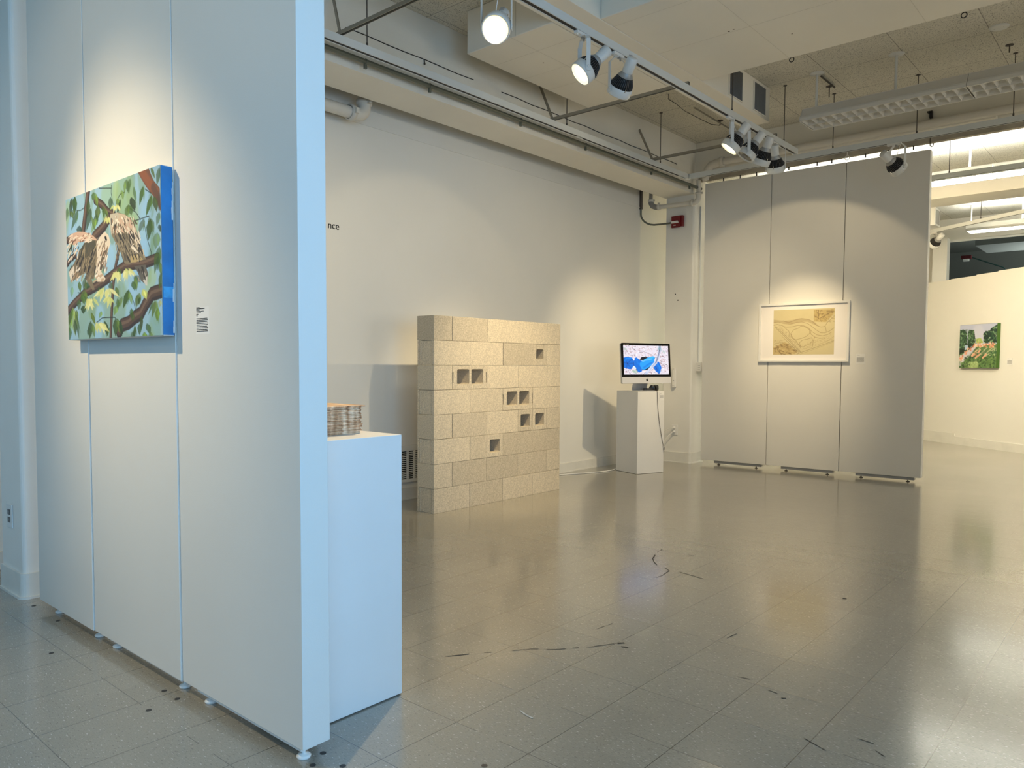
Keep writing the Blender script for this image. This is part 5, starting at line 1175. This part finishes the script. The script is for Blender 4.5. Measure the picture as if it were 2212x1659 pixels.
    me = bpy.data.meshes.new('lit_screen'); me.from_pydata(V, [], Fs); me.materials.append(M_SCREEN)
    at = me.color_attributes.new('Col', 'FLOAT_COLOR', 'POINT'); c = np.ones((Hs*Ws, 4), np.float32); c[:, :3] = p.a.reshape(-1, 3); at.data.foreach_set('color', c.ravel())
    o = bpy.data.objects.new('lit_screen', me); COL.objects.link(o); attach(o, t)
computer()

def headphones():
    c = PC+PX*.152+PY*.066+Z*PH
    t = thing('headphones', 'black over-ear headphones lying on the monitor pedestal under the screen', 'headphones', c)
    foam = mat('black_foam', (.02, .02, .02), .8)
    for py, ax in ((-.022, (PX*.75+PY*-.66).normalized()), (.040, (PX*.85+PY*.5).normalized())):
        q = c+PY*py+PX*(-.01); r = .032
        MB().lathe(q+Z*(r+.002), ax, [(-.012, 0), (-.012, .024), (-.006, .030), (.008, r), (.015, .030), (.018, .020), (.018, 0)], 28).obj('ear_cup', M_BLKP, t)
        MB().lathe(q+Z*(r+.002)-ax*.012, ax, [(-.016, .0), (-.016, .016), (-.014, .027), (-.006, .031), (.0, .028)], 28).obj('ear_cushion', foam, t)
        MB().disc(q+Z*(r+.008)+ax*.0182+PY*.004, ax, .005, 12).obj('silver_badge', M_CHROME, t)
    pts = [c+PY*(-.018-.115*math.sin(math.pi*k/18))+PX*(-.02-.035*math.cos(math.pi*k/18))+Z*(.020) for k in range(19)]
    m = MB(); V = []
    for p in pts: V += [p+Z*.013-PX*.003, p+Z*.013+PX*.003, p-Z*.013+PX*.003, p-Z*.013-PX*.003]
    m.add(V, [(4*i+j, 4*i+(j+1) % 4, 4*(i+1)+(j+1) % 4, 4*(i+1)+j) for i in range(18) for j in range(4)]+[(3, 2, 1, 0), tuple(72+j for j in range(4))]); m.obj('headband', M_BLKP, t)
    s0 = c+PX*.012+PY*.03+Z*.015; e = PC+PX*(HS+.007)
    path = [s0, c+PX*.022+PY*.018+Z*.006, PC+PX*(HS+.004)+PY*.075+Z*(PH+.003), e+PY*.078+Z*(PH-.02), e+PY*.082+Z*.78, e+PY*.095+Z*.66, e+PY*.112+Z*.55, e+PY*.135+Z*.44, e+PY*.160+Z*.33, e+PX*.004+PY*.178+Z*.275]
    def smooth(P, it=2):
        for _ in range(it):
            Q = [P[0]]
            for a, b in zip(P[:-1], P[1:]): Q += [a.lerp(b, .25), a.lerp(b, .75)]
            P = Q+[P[-1]]
        return P
    MB().tube(smooth(path), .0024, 8).obj('cable', M_ROD, t)
    MB().tube([path[-1], path[-1]-Z*.028], .0048, 10).tube([path[-1]-Z*.028, path[-1]-Z*.055], .0025, 8).obj('jack_plug', M_BLKP, t)
headphones()
# white cable on the floor from behind the block wall to the pedestal
P = [Vector(q) for q in ((-4.80, 5.6, .006), (-4.83, 6.2, .006), (-4.80, 6.45, .006), (-4.70, 6.68, .006), (-4.62, 6.90, .006), (-4.585, 7.08, .006), (-4.60, 7.22, .008), (-4.64, 7.34, .02), (-4.66, 7.42, .05))]
for _ in range(2):
    Q = [P[0]]
    for a, b in zip(P[:-1], P[1:]): Q += [a.lerp(b, .25), a.lerp(b, .75)]
    P = Q+[P[-1]]
tag(MB().tube(P, .0055, 8).obj('floor_cable', M_WHITEM), 'white cable lying on the floor between the block wall and the monitor pedestal', 'cable')
